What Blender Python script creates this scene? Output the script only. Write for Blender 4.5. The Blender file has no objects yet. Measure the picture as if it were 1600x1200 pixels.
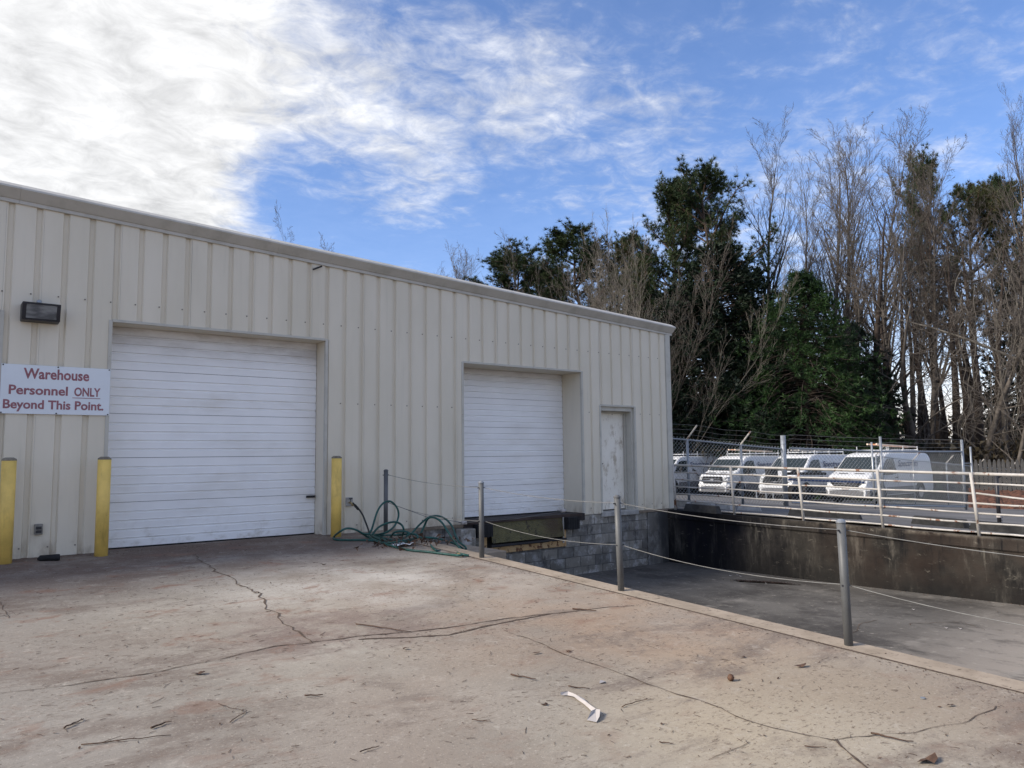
import bpy, math, random
import numpy as np
from mathutils import Vector, Matrix

R = math.radians
S = bpy.context.scene
COL = S.collection
rnd = random.Random(7)
npr = np.random.default_rng(11)

# ------------------------------------------------------------------ camera
F_PX, PITCH, YAW, ROLL, CAMZ = 1201.4, 0.09224, 0.90234, -0.011007, 1.2
_fw = Vector((math.cos(YAW)*math.cos(PITCH), math.sin(YAW)*math.cos(PITCH), math.sin(PITCH)))
_rt = Vector((math.sin(YAW), -math.cos(YAW), 0))
_up = _rt.cross(_fw)
_c, _s = math.cos(ROLL), math.sin(ROLL)
RT = _rt*_c + _up*_s
UP = _up*_c - _rt*_s
cam_d = bpy.data.cameras.new('camera'); cam = bpy.data.objects.new('camera', cam_d); COL.objects.link(cam)
cam_d.sensor_width = 36; cam_d.lens = F_PX/1600*36; cam_d.clip_start = 0.05; cam_d.clip_end = 3000
cam.matrix_world = Matrix(((RT.x, UP.x, -_fw.x, 0), (RT.y, UP.y, -_fw.y, 0), (RT.z, UP.z, -_fw.z, CAMZ), (0, 0, 0, 1)))
S.camera = cam
def ray(px, py):
    return (_fw + RT*((px-800)/F_PX) + UP*(-(py-600)/F_PX))
CAM = Vector((0, 0, CAMZ))
def atY(px, py, Y):
    r = ray(px, py); return CAM + r*(Y/r.y)
def atX(px, py, X):
    r = ray(px, py); return CAM + r*(X/r.x)
def atd(px, py, d):
    r = ray(px, py); return CAM + r*(d/(r.x*math.cos(YAW)+r.y*math.sin(YAW)))
def atplane(px, py, f, it=12):
    r = ray(px, py); p = CAM.copy(); z = -0.3
    for _ in range(it):
        t = (z-CAMZ)/r.z; p = CAM + r*t; z = f(p.x, p.y)
    return p

# ------------------------------------------------------------------ light
SUN_AZ, SUN_EL = R(162), R(33)        # azimuth counter-clockwise from +X
sun_dir = Vector((math.cos(SUN_AZ)*math.cos(SUN_EL), math.sin(SUN_AZ)*math.cos(SUN_EL), math.sin(SUN_EL)))
sd = bpy.data.lights.new('sun', 'SUN'); sun = bpy.data.objects.new('sun', sd); COL.objects.link(sun)
sd.energy = 2.0; sd.angle = R(15); sd.color = (1.0, 0.90, 0.76)
sun.rotation_euler = sun_dir.to_track_quat('Z', 'Y').to_euler()
vs = S.view_settings
S.display_settings.display_device = 'sRGB'
vs.view_transform = 'Standard'; vs.look = 'None'; vs.gamma = 1; vs.use_curve_mapping = False; vs.exposure = 1.5

W = bpy.data.worlds.new('World'); S.world = W; W.use_nodes = True
nt = W.node_tree; N = nt.nodes; L = nt.links
for n in list(N): N.remove(n)
def wn(t, **k):
    n = N.new(t)
    for a, b in k.items(): setattr(n, a, b)
    return n
def wl(v, sock):
    if isinstance(v, bpy.types.NodeSocket): L.new(v, sock)
    else: sock.default_value = v
def wm(op, a, b=0.0, c=None, clamp=False):
    n = wn('ShaderNodeMath', operation=op, use_clamp=clamp); wl(a, n.inputs[0]); wl(b, n.inputs[1])
    if c is not None: wl(c, n.inputs[2])
    return n.outputs[0]
out = wn('ShaderNodeOutputWorld')
sky = wn('ShaderNodeTexSky', sky_type='NISHITA', sun_disc=False)
sky.sun_elevation = SUN_EL; sky.sun_rotation = math.pi/2 - SUN_AZ; sky.air_density = 1.0; sky.dust_density = 0.1; sky.ozone_density = 3.0
tc = wn('ShaderNodeTexCoord'); D = tc.outputs['Generated']
sep = wn('ShaderNodeSeparateXYZ'); L.new(D, sep.inputs[0])
zz = wm('ADD', wm('MAXIMUM', sep.outputs[2], 0.0), 0.10)
cu, cv = wm('DIVIDE', sep.outputs[0], zz), wm('DIVIDE', sep.outputs[1], zz)
comb = wn('ShaderNodeCombineXYZ'); L.new(cu, comb.inputs[0]); L.new(cv, comb.inputs[1])
mp = wn('ShaderNodeMapping'); L.new(comb.outputs[0], mp.inputs[0])
mp.inputs['Rotation'].default_value = (0, 0, R(35)); mp.inputs['Scale'].default_value = (1.0, 1.2, 1)
def wnoise(vec, scale, detail, rough, dist=0.0):
    n = wn('ShaderNodeTexNoise'); L.new(vec, n.inputs['Vector']); n.inputs['Scale'].default_value = scale
    n.inputs['Detail'].default_value = detail; n.inputs['Roughness'].default_value = rough; n.inputs['Distortion'].default_value = dist
    return n.outputs[0]
n1 = wnoise(mp.outputs[0], 1.5, 9, 0.62, 0.3)
n2 = wnoise(comb.outputs[0], 8.0, 8, 0.66, 0.5)
def blob(px, py, width, amp):     # cloud banks and gaps where they stand in the sky
    r = ray(px, py).normalized()
    v = wn('ShaderNodeVectorMath', operation='DOT_PRODUCT'); L.new(D, v.inputs[0]); v.inputs[1].default_value = r
    e = wm('EXPONENT', wm('DIVIDE', wm('SUBTRACT', v.outputs['Value'], 1.0), width))
    return wm('MULTIPLY', e, amp)
bias = None
for b in [(-150, 150, .060, .55), (220, 130, .022, .46), (520, 215, .014, .34), (700, 160, .006, .16), (650, 285, .0022, .42), (850, 115, .002, .26),
          (900, 230, .012, .04), (1080, 250, .020, .10), (430, 290, .0022, -.45), (520, 350, .007, -.75), (720, 365, .007, -.50), (850, 350, .006, -.20),
          (980, 10, .010, -.22), (1500, 60, .07, -.34), (350, 352, .0008, .34), (60, 290, .012, .3), (620, 10, .010, -.34)]:
    v = blob(*b); bias = v if bias is None else wm('ADD', bias, v)
hor = wm('MULTIPLY', wm('EXPONENT', wm('DIVIDE', wm('MULTIPLY', wm('MAXIMUM', sep.outputs[2], 0.0), -1.0), 0.07)), 0.80)
bias = wm('ADD', wm('ADD', bias, hor), 0.02)
n4 = wnoise(mp.outputs[0], 11.0, 5, 0.6, 0.6)
dens = wm('ADD', wm('ADD', wm('MULTIPLY', wm('SUBTRACT', n4, 0.5), 0.85), wm('MULTIPLY', wm('SUBTRACT', n1, 0.5), 1.35)), wm('ADD', wm('MULTIPLY', wm('SUBTRACT', n2, 0.5), 0.85), bias))
mr = wn('ShaderNodeMapRange', interpolation_type='SMOOTHSTEP'); L.new(dens, mr.inputs[0])
mr.inputs[1].default_value = -0.34; mr.inputs[2].default_value = 0.74; mr.inputs[3].default_value = 0.07; mr.inputs[4].default_value = 0.97
dsun = wn('ShaderNodeVectorMath', operation='DOT_PRODUCT'); L.new(D, dsun.inputs[0]); dsun.inputs[1].default_value = sun_dir
glow = wm('POWER', wm('MAXIMUM', dsun.outputs['Value'], 0.0), 4.0)
n3 = wnoise(mp.outputs[0], 4.0, 6, 0.6, 0.2)
cstr = wm('ADD', wm('ADD', 0.33, wm('MULTIPLY', glow, 0.34)), wm('ADD', wm('MULTIPLY', wm('SUBTRACT', n3, 0.5), 0.22), wm('MULTIPLY', wm('SUBTRACT', n2, 0.5), 0.36)))
bg1 = wn('ShaderNodeBackground'); bg1.inputs[1].default_value = 0.070
hs = wn('ShaderNodeHueSaturation'); hs.inputs['Saturation'].default_value = 1.22; L.new(sky.outputs[0], hs.inputs['Color'])
tint = wn('ShaderNodeMix', data_type='RGBA', blend_type='MULTIPLY'); tint.inputs[0].default_value = 1; L.new(hs.outputs[0], tint.inputs[6]); tint.inputs[7].default_value = (1.20, 0.95, 1.03, 1); L.new(tint.outputs[2], bg1.inputs[0])
bg2 = wn('ShaderNodeBackground'); bg2.inputs[0].default_value = (1.0, 1.0, 1.0, 1); L.new(cstr, bg2.inputs[1])
mx = wn('ShaderNodeMixShader'); L.new(mr.outputs[0], mx.inputs[0]); L.new(bg1.outputs[0], mx.inputs[1]); L.new(bg2.outputs[0], mx.inputs[2])
L.new(mx.outputs[0], out.inputs[0])

# ------------------------------------------------------------------ materials
class Mat:
    def __init__(s, name, rough=0.8, metal=0.0, spec=0.4):
        s.m = bpy.data.materials.new(name); s.m.use_nodes = True
        s.t = s.m.node_tree; s.N = s.t.nodes; s.L = s.t.links
        s.b = s.N['Principled BSDF']; s.b.inputs['Roughness'].default_value = rough; s.b.inputs['Metallic'].default_value = metal
        s.b.inputs['Specular IOR Level'].default_value = spec
        s.tc = s.N.new('ShaderNodeTexCoord')
    def put(s, v, sock):
        if isinstance(v, bpy.types.NodeSocket): s.L.new(v, sock)
        elif isinstance(v, tuple) and len(v) == 3 and sock.type == 'RGBA': sock.default_value = (*v, 1)
        else: sock.default_value = v
    def co(s, scale=(1, 1, 1), loc=(0, 0, 0), rot=(0, 0, 0)):
        n = s.N.new('ShaderNodeMapping'); s.L.new(s.tc.outputs['Object'], n.inputs[0])
        n.inputs['Scale'].default_value = scale; n.inputs['Location'].default_value = loc; n.inputs['Rotation'].default_value = rot
        return n.outputs[0]
    def noise(s, scale, detail=4, rough=0.55, stretch=(1, 1, 1), loc=(0, 0, 0), dist=0, rot=(0, 0, 0)):
        n = s.N.new('ShaderNodeTexNoise'); s.L.new(s.co(stretch, loc, rot), n.inputs['Vector'])
        n.inputs['Scale'].default_value = scale; n.inputs['Detail'].default_value = detail; n.inputs['Roughness'].default_value = rough
        n.inputs['Distortion'].default_value = dist
        return n.outputs[0]
    def vor(s, scale, stretch=(1, 1, 1), feature='F1'):
        n = s.N.new('ShaderNodeTexVoronoi'); s.L.new(s.co(stretch), n.inputs['Vector']); n.feature = feature; n.inputs['Scale'].default_value = scale
        return n.outputs['Distance']
    def rng(s, v, a, b, c=0.0, d=1.0):
        n = s.N.new('ShaderNodeMapRange'); n.interpolation_type = 'SMOOTHSTEP'; s.put(v, n.inputs[0])
        for i, x in enumerate((a, b, c, d)): n.inputs[i+1].default_value = x
        return n.outputs[0]
    def math(s, op, a, b=0.0):
        n = s.N.new('ShaderNodeMath'); n.operation = op; s.put(a, n.inputs[0]); s.put(b, n.inputs[1]); return n.outputs[0]
    def mix(s, a, b, f, mode='MIX'):
        n = s.N.new('ShaderNodeMix'); n.data_type = 'RGBA'; n.blend_type = mode
        s.put(f, n.inputs[0]); s.put(a, n.inputs[6]); s.put(b, n.inputs[7]); return n.outputs[2]
    def axis(s, i):
        n = s.N.new('ShaderNodeSeparateXYZ'); s.L.new(s.tc.outputs['Object'], n.inputs[0]); return n.outputs[i]
    def near(s, p, rad):      # 1 at p, 0 past rad
        n = s.N.new('ShaderNodeVectorMath'); n.operation = 'DISTANCE'; s.L.new(s.tc.outputs['Object'], n.inputs[0]); n.inputs[1].default_value = p
        return s.rng(n.outputs['Value'], rad, 0.0)
    def bump(s, h, strength=0.3, dist=0.01):
        n = s.N.new('ShaderNodeBump'); n.inputs['Strength'].default_value = strength; n.inputs['Distance'].default_value = dist
        s.L.new(h, n.inputs['Height'])
        if s.b.inputs['Normal'].links: s.L.new(s.b.inputs['Normal'].links[0].from_socket, n.inputs['Normal'])
        s.L.new(n.outputs[0], s.b.inputs['Normal']); return s
    def done(s, c, rough=None):
        s.put(c, s.b.inputs['Base Color'])
        if rough is not None: s.put(rough, s.b.inputs['Roughness'])
        return s.m
def plain(name, c, rough=0.7, metal=0.0, var=0.12, scale=6.0, spec=0.4):
    m = Mat(name, rough, metal, spec)
    n = m.noise(scale, 5, 0.6)
    return m.done(m.mix(tuple(x*(1-var) for x in c), tuple(min(1, x*(1+var)) for x in c), m.rng(n, .3, .7)))

MT = {}
m = Mat('siding_paint', 0.5, 0, 0.35)
c = m.mix((.655, .60, .485), (.715, .655, .54), m.rng(m.noise(1.3, 4, .6, (1, 1, .35)), .3, .7))
c = m.mix(c, (.36, .34, .29), m.math('MULTIPLY', m.rng(m.noise(9, 4, .65, (1, 1, .06)), .54, .80), .18))
c = m.mix(c, (.30, .24, .17), m.math('MULTIPLY', m.rng(m.axis(2), .35, -.02), m.rng(m.noise(5, 5, .6, (1, 1, .5)), .40, .70, 0, .8)))
m.bump(m.noise(2.2, 2, .5, (1, 1, .5)), .35, .02)
MT['siding'] = m.done(c, m.rng(m.noise(3, 3), .3, .7, .42, .6))
m = Mat('trim_paint', 0.5)
c = m.mix((.50, .48, .42), (.43, .41, .36), m.rng(m.noise(4, 5, .6), .45, .7))
c = m.mix(c, (.20, .12, .07), m.math('MULTIPLY', m.rng(m.noise(9, 6, .7), .64, .75), .6))
MT['trim'] = m.done(c)
m = Mat('rake_trim_paint', 0.45)
c = m.mix((.50, .475, .42), (.40, .38, .33), m.rng(m.noise(2.5, 5, .65, (1, 1, 1)), .4, .7))
MT['rake'] = m.done(c)
m = Mat('overhead_door_paint', 0.42, 0, .4)
c = m.mix((.83, .83, .83), (.89, .89, .89), m.rng(m.noise(1.2, 4, .6), .3, .7))
c = m.mix(c, (.42, .37, .30), m.math('MULTIPLY', m.rng(m.axis(2), .50, -.02), m.rng(m.noise(4, 6, .68, (1, 1, 1.4)), .46, .78, 0, .8)))
c = m.mix(c, (.58, .54, .47), m.math('MULTIPLY', m.rng(m.noise(1.1, 5, .6, (.6, 1, 2)), .50, .80), .45))
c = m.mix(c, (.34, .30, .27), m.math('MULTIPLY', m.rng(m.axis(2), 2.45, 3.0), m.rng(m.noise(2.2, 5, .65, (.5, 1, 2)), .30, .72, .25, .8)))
c = m.mix(c, (.25, .22, .2), m.math('MULTIPLY', m.rng(m.noise(14, 5, .7, (1, 1, .6)), .70, .78), .6))
m.bump(m.noise(1.6, 2, .5), .5, .02)
MT['door'] = m.done(c)
m = Mat('walk_door_paint', 0.6)
c = m.mix((.82, .78, .68), (.88, .84, .75), m.rng(m.noise(2, 4), .3, .7))
c = m.mix(c, (.38, .30, .20), m.math('MULTIPLY', m.rng(m.noise(5, 7, .72, (1, 1, .6)), .50, .68), .75))
c = m.mix(c, (.16, .11, .08), m.rng(m.noise(12, 5, .7, (1, 1, .6), (3, 1, 4)), .66, .70))
MT['walkdoor'] = m.done(c)
m = Mat('dark_gap', .9); MT['gap'] = m.done((.02, .018, .016))
m = Mat('roof_metal', .4, .3); MT['roof'] = m.done((.45, .44, .42))

# stained concrete block
m = Mat('concrete_block', .9, 0, .2)
c = m.mix((.17, .155, .13), (.30, .28, .245), m.rng(m.noise(1.6, 6, .62), .3, .7))
c = m.mix(c, (.50, .49, .47), m.math('MULTIPLY', m.rng(m.noise(3.0, 7, .75, (1, 1, .9), (4, 0, 2)), .47, .64), .9))
c = m.mix(c, (.025, .025, .03), m.math('MULTIPLY', m.rng(m.noise(2.2, 7, .75, (1, 1, .5), (9, 3, 1)), .53, .68), .85))
c = m.mix(c, (.02, .02, .022), m.math('MULTIPLY', m.rng(m.axis(0), 12.5, 13.05), m.rng(m.noise(3, 5, .6, (1, 1, .3)), .3, .55)))
oi = m.N.new('ShaderNodeObjectInfo')
c = m.mix(c, (.08, .08, .08), m.rng(oi.outputs['Random'], .35, 1.0, 0, .6))
m.bump(m.noise(45, 6, .7), .7, .008)
MT['block'] = m.done(c)
MT['mortar'] = plain('mortar', (.15, .145, .135), .95, 0, .4, 9)

# black-stained poured wall
m = Mat('stained_poured_concrete', .93, 0, .2)
c = m.mix((.006, .006, .0065), (.038, .034, .029), m.rng(m.noise(1.1, 6, .65, (1, 1, .9)), .36, .66))
c = m.mix(c, (.20, .18, .15), m.math('MULTIPLY', m.rng(m.noise(2.3, 7, .74, (1, 1, .22), (2, 5, 0)), .52, .72), .60))
c = m.mix(c, (.036, .024, .018), m.math('MULTIPLY', m.rng(m.axis(1), 8.6, 6.6, 0, .5), m.rng(m.noise(1.3, 4, .6, (1, 1, 1), (0, 8, 3)), .34, .62)))
c = m.mix(c, (.006, .006, .010), m.math('MULTIPLY', m.rng(m.axis(1), 7.6, 10.6), m.rng(m.noise(1.7, 5, .62, (1, 1, .22), (0, 1, 6)), .30, .58)))
c = m.mix(c, (.24, .22, .18), m.math('MULTIPLY', m.rng(m.noise(6, 7, .8, (1, .7, 1.8)), .58, .72), .6))
c = m.mix(c, (.12, .11, .09), m.math('MULTIPLY', m.rng(m.noise(7, 6, .7, (1, 1, .10), (4, 9, 0)), .58, .70), m.rng(m.noise(1.1, 4, .6, (1, 1, .5), (8, 0, 0)), .45, .65, 0, .75)))
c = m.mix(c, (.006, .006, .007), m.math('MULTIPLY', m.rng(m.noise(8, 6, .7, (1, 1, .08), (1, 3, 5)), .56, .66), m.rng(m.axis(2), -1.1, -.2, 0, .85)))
c = m.mix(c, (.20, .175, .14), m.math('MULTIPLY', m.rng(m.axis(2), -.19, -.10), m.math('MULTIPLY', m.rng(m.axis(1), 9.0, 6.0), m.rng(m.noise(3, 6, .7), .42, .62, 0, .8))))
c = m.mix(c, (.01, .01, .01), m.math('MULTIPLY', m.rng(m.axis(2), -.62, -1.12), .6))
m.bump(m.noise(3.0, 4, .6, (.2, .2, 6)), .35, .012); m.bump(m.noise(38, 5, .7), .5, .006)
MT['retain'] = m.done(c)

# apron concrete
m = Mat('weathered_concrete', .9, 0, .25)
base = m.mix((.235, .210, .172), (.36, .328, .275), m.rng(m.noise(.55, 7, .62), .3, .7))
big = m.rng(m.noise(.33, 4, .55, (1, 1, 1), (5, 2, 0)), .38, .66)
c = m.mix(base, (.235, .182, .142), m.math('MULTIPLY', big, .6))
c = m.mix(c, (.33, .235, .16), m.math('MULTIPLY', m.math('ADD', m.near((4.6, 5.9, -.25), 3.2), m.near((5.4, 4.2, -.3), 2.6)), m.rng(m.noise(1.0, 6, .6, (1, 1, 1), (1, 1, 0)), .30, .75, 0.0, .6)))
c = m.mix(c, (.39, .32, .22), m.math('MULTIPLY', m.math('ADD', m.near((4.6, 2.8, -.4), 1.9), m.near((3.6, 2.8, -.4), 1.3)), .42))
c = m.mix(c, (.235, .218, .198), m.math('MULTIPLY', m.rng(m.axis(0), 2.6, .2), .55))
c = m.mix(c, (.16, .128, .105), m.math('MULTIPLY', m.rng(m.noise(.8, 8, .75, (.6, 1.3, 1), (11, 3, 0), .3), .50, .63), .75))
pale = m.math('MULTIPLY', m.near((4.2, 8.0, -.1), 3.0), m.rng(m.noise(1.2, 6, .62, (1, 1, 1), (7, 1, 0)), .30, .68))
c = m.mix(c, (.52, .49, .44), m.math('MULTIPLY', pale, .85))
red = m.math('MULTIPLY', m.rng(m.axis(1), 7.6, 10.6), m.rng(m.noise(1.1, 7, .68, (1, 1, 1), (2, 6, 0)), .30, .60, .35, 1))
red = m.math('MULTIPLY', red, m.rng(m.axis(0), 5.9, 4.6, .15, 1))
c = m.mix(c, (.12, .078, .058), m.math('MULTIPLY', red, .9))
c = m.mix(c, (.18, .13, .11), m.math('MULTIPLY', m.near((2.9, 6.2, -.2), 1.8), m.rng(m.noise(2.0, 6, .7, (1, 1, 1), (4, 4, 0)), .42, .62, 0, .7)))
# exposed sand and fine grit
c = m.mix(c, (.64, .58, .49), m.math('MULTIPLY', m.rng(m.noise(48, 5, .75), .56, .68), .34))
c = m.mix(c, (.10, .08, .065), m.math('MULTIPLY', m.rng(m.noise(42, 6, .78, (1, 1, 1), (3, 3, 3)), .555, .66), .50))
c = m.mix(c, (.12, .085, .06), m.math('MULTIPLY', m.rng(m.noise(20, 8, .75, (1.0, 2.2, 1), (0, 0, 0), .4), .54, .64), m.rng(m.noise(1.0, 4, .6, (1, 1, 1), (8, 8, 0)), .36, .58, .1, .9)))
c = m.mix(c, (.20, .115, .08), m.math('MULTIPLY', m.rng(m.noise(1.6, 8, .74, (1, 1.6, 1), (13, 7, 0), .3), .53, .66), m.rng(m.axis(1), 3.5, 7.0, .25, .75)))
c = m.mix(c, (.46, .42, .36), m.math('MULTIPLY', m.rng(m.noise(7.5, 8, .72, (1, 1, 1), (0, 5, 0), .5), .55, .70), .35))
m.bump(m.noise(110, 5, .75), .55, .004); m.bump(m.noise(14, 6, .7), .35, .010)
MT['concrete'] = m.done(c)
m = Mat('curb_concrete', .9, 0, .2)
c = m.mix((.27, .22, .165), (.38, .315, .245), m.rng(m.noise(3, 7, .65), .3, .7))
c = m.mix(c, (.14, .11, .085), m.math('MULTIPLY', m.rng(m.noise(18, 6, .7), .55, .68), .7))
m.bump(m.noise(70, 5, .7), .5, .006)
MT['curb'] = m.done(c)
m = Mat('dock_well_asphalt', .88, 0, .3)
c = m.mix((.065, .060, .054), (.13, .122, .110), m.rng(m.noise(.9, 7, .62, (1, .5, 1)), .3, .7))
c = m.mix(c, (.34, .30, .255), m.rng(m.axis(1), 5.6, 2.2, 0, .95))
c = m.mix(c, (.26, .24, .21), m.math('MULTIPLY', m.rng(m.noise(.6, 6, .68, (1, 2.6, 1), (3, 1, 0)), .55, .74), .6))
c = m.mix(c, (.035, .031, .028), m.math('MULTIPLY', m.rng(m.noise(1.0, 7, .72, (1, .6, 1), (6, 2, 0)), .48, .64), .7))
c = m.mix(c, (.42, .39, .34), m.math('MULTIPLY', m.rng(m.noise(9, 7, .78, (1, .6, 1), (2, 2, 0)), .56, .70), .5))
c = m.mix(c, (.03, .027, .025), m.math('MULTIPLY', m.rng(m.noise(11, 7, .78, (1, .6, 1), (7, 5, 0)), .56, .70), .6))
c = m.mix(c, (.30, .28, .25), m.math('MULTIPLY', m.rng(m.noise(75, 4, .7), .62, .72), .5))
m.bump(m.noise(80, 5, .7), .6, .006)
MT['well'] = m.done(c)
m = Mat('parking_asphalt', .9, 0, .25)
c = m.mix((.10, .10, .10), (.155, .15, .15), m.rng(m.noise(.8, 6, .6, (1, 1, 1)), .3, .7))
c = m.mix(c, (.26, .25, .24), m.math('MULTIPLY', m.rng(m.noise(9, 6, .7), .58, .70), .6))
m.bump(m.noise(60, 4, .7), .5, .008)
MT['lot'] = m.done(c)
m = Mat('forest_floor', .95, 0, .1)
c = m.mix((.055, .035, .022), (.10, .06, .035), m.rng(m.noise(.5, 8, .7), .35, .65))
MT['soil'] = m.done(c)
MT['crack'] = plain('crack_dirt', (.095, .068, .05), .95, 0, .45, 30)
def paintpole(name, col, chip, sc=9, thr=.66):
    m = Mat(name, .5)
    c = m.mix(tuple(x*.85 for x in col), tuple(min(1, x*1.12) for x in col), m.rng(m.noise(3, 5, .6), .3, .7))
    c = m.mix(c, chip, m.rng(m.noise(sc, 6, .7, (1, 1, .5)), thr, thr+.03))
    c = m.mix(c, tuple(x*.45 for x in col), m.math('MULTIPLY', m.rng(m.noise(6, 6, .7, (1, 1, .3), (2, 2, 2)), .5, .75), .6))
    return m.done(c)
MT['yellow'] = paintpole('yellow_paint', (.78, .54, .14), (.07, .05, .04), 9, .67)
MT['postgrey'] = paintpole('grey_post_paint', (.10, .104, .106), (.06, .045, .035), 8, .69)
MT['galv'] = plain('galvanised_steel', (.30, .32, .34), .42, .55, .15, 12)
MT['wire'] = plain('fence_wire', (.36, .38, .39), .55, .2, .1, 12)
MT['cable'] = plain('steel_cable', (.17, .17, .165), .6, .2, .2, 9)
MT['railwhite'] = paintpole('chipped_white_rail_paint', (.42, .40, .37), (.17, .08, .045), 6, .585)
m = Mat('rusty_yellow_steel', .75)
c = m.mix((.46, .28, .12), (.56, .40, .22), m.rng(m.noise(4, 5, .6), .3, .7))
c = m.mix(c, (.13, .055, .025), m.rng(m.noise(8, 6, .7), .50, .60)); MT['rusty'] = m.done(c)
m = Mat('worn_tread_plate', .6, .2)
c = m.mix((.075, .066, .028), (.13, .112, .045), m.rng(m.noise(4, 5, .6), .3, .7))
c = m.mix(c, (.03, .022, .015), m.rng(m.noise(6, 7, .72, (1, 1, 1), (3, 2, 1)), .56, .64))
c = m.mix(c, (.06, .035, .02), m.math('MULTIPLY', m.near((9.85, 11.2, -.12), .42), .9))
m.bump(m.vor(34, (1, 1, 1)), .8, .01); MT['tread'] = m.done(c)
MT['rubber'] = plain('black_rubber', (.012, .012, .013), .85, 0, .3, 9)
MT['black'] = plain('black_metal', (.02, .02, .024), .45, 0, .2, 5)
MT['bronze'] = plain('lamp_housing_paint', (.018, .018, .024), .4, 0, .3, 7)
m = Mat('lamp_glass', .15, 0, .6); c = m.mix((.20, .21, .22), (.46, .47, .47), m.rng(m.noise(5, 3, .5, (1, 1, 3)), .35, .65)); MT['lampglass'] = m.done(c)
MT['signwhite'] = plain('sign_white', (.72, .76, .80), .4, 0, .03, 2)
MT['signred'] = plain('sign_faded_maroon', (.29, .115, .135), .6, 0, .15, 12)
MT['boxgrey'] = plain('grey_box_paint', (.22, .21, .19), .6, 0, .25, 20)
MT['hose'] = plain('green_hose_rubber', (.014, .080, .068), .45, 0, .25, 12)
MT['hoseblk'] = plain('black_hose_rubber', (.018, .02, .02), .5, 0, .2, 12)
MT['brass'] = plain('brass', (.45, .36, .2), .4, .8, .1, 12)
MT['vanwhite'] = plain('van_white_paint', (.60, .61, .62), .3, 0, .05, 2, .5)
m = Mat('van_glass', .12, 0, .35); MT['glass'] = m.done((.022, .030, .032))
MT['vangrey'] = plain('grey_bumper_plastic', (.12, .12, .125), .7, 0, .1, 6)
MT['chrome'] = plain('grille_chrome', (.6, .6, .62), .25, .8, .05, 5)
MT['navy'] = plain('navy_lettering', (.02, .045, .13), .5, 0, .05, 6)
MT['alloy'] = plain('wheel_alloy', (.35, .35, .36), .4, .6, .1, 6)
MT['wood'] = plain('weathered_wood', (.055, .054, .053), .9, 0, .35, 5)
MT['orange'] = plain('orange_fibreglass', (.62, .27, .13), .5, 0, .15, 9)
MT['ladder'] = plain('pale_ladder_rail', (.70, .55, .42), .6, 0, .15, 9)
MT['stop'] = plain('shade_dark_wheel_stop', (.03, .03, .03), .9, 0, .4, 7)  # near-black colour stands in for the shadow on the kerb faces
MT['stoppale'] = plain('pale_wheel_stop', (.36, .35, .33), .9, 0, .2, 7)
MT['twig'] = plain('dry_twig', (.075, .045, .03), .9, 0, .4, 25)
MT['leaf'] = plain('dead_leaf', (.075, .042, .026), .85, 0, .45, 18)
MT['paper'] = plain('white_paper', (.42, .39, .37), .7, 0, .06, 14)
MT['barkd'] = plain('dark_bark', (.050, .040, .034), .95, 0, .4, 3, .1)
MT['barkp'] = plain('pine_bark', (.085, .062, .048), .95, 0, .4, 3, .1)
MT['barkl'] = plain('pale_grey_bark', (.155, .140, .118), .9, 0, .35, 3, .15)
MT['barkm'] = plain('brown_twig_bark', (.105, .092, .080), .9, 0, .35, 3, .15)
def leafm(name, a, b, scl=.8):
    m = Mat(name, .6, 0, .25)
    c = m.mix(a, b, m.rng(m.noise(scl, 4, .6), .35, .65))
    m.b.inputs['Subsurface Weight'].default_value = 0
    return m.done(c)
MT['needle'] = leafm('pine_needles', (.014, .030, .011), (.045, .066, .022))
MT['needleb'] = leafm('bronzed_pine_needles', (.038, .050, .018), (.072, .066, .026))
MT['cedar'] = leafm('cedar_foliage', (.007, .021, .007), (.028, .062, .015), .6)
MT['darkfol'] = leafm('dark_evergreen_leaves', (.005, .012, .007), (.016, .030, .013), .6)
MT['brush'] = leafm('dry_underbrush', (.022, .020, .012), (.060, .045, .025), .5)

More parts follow.
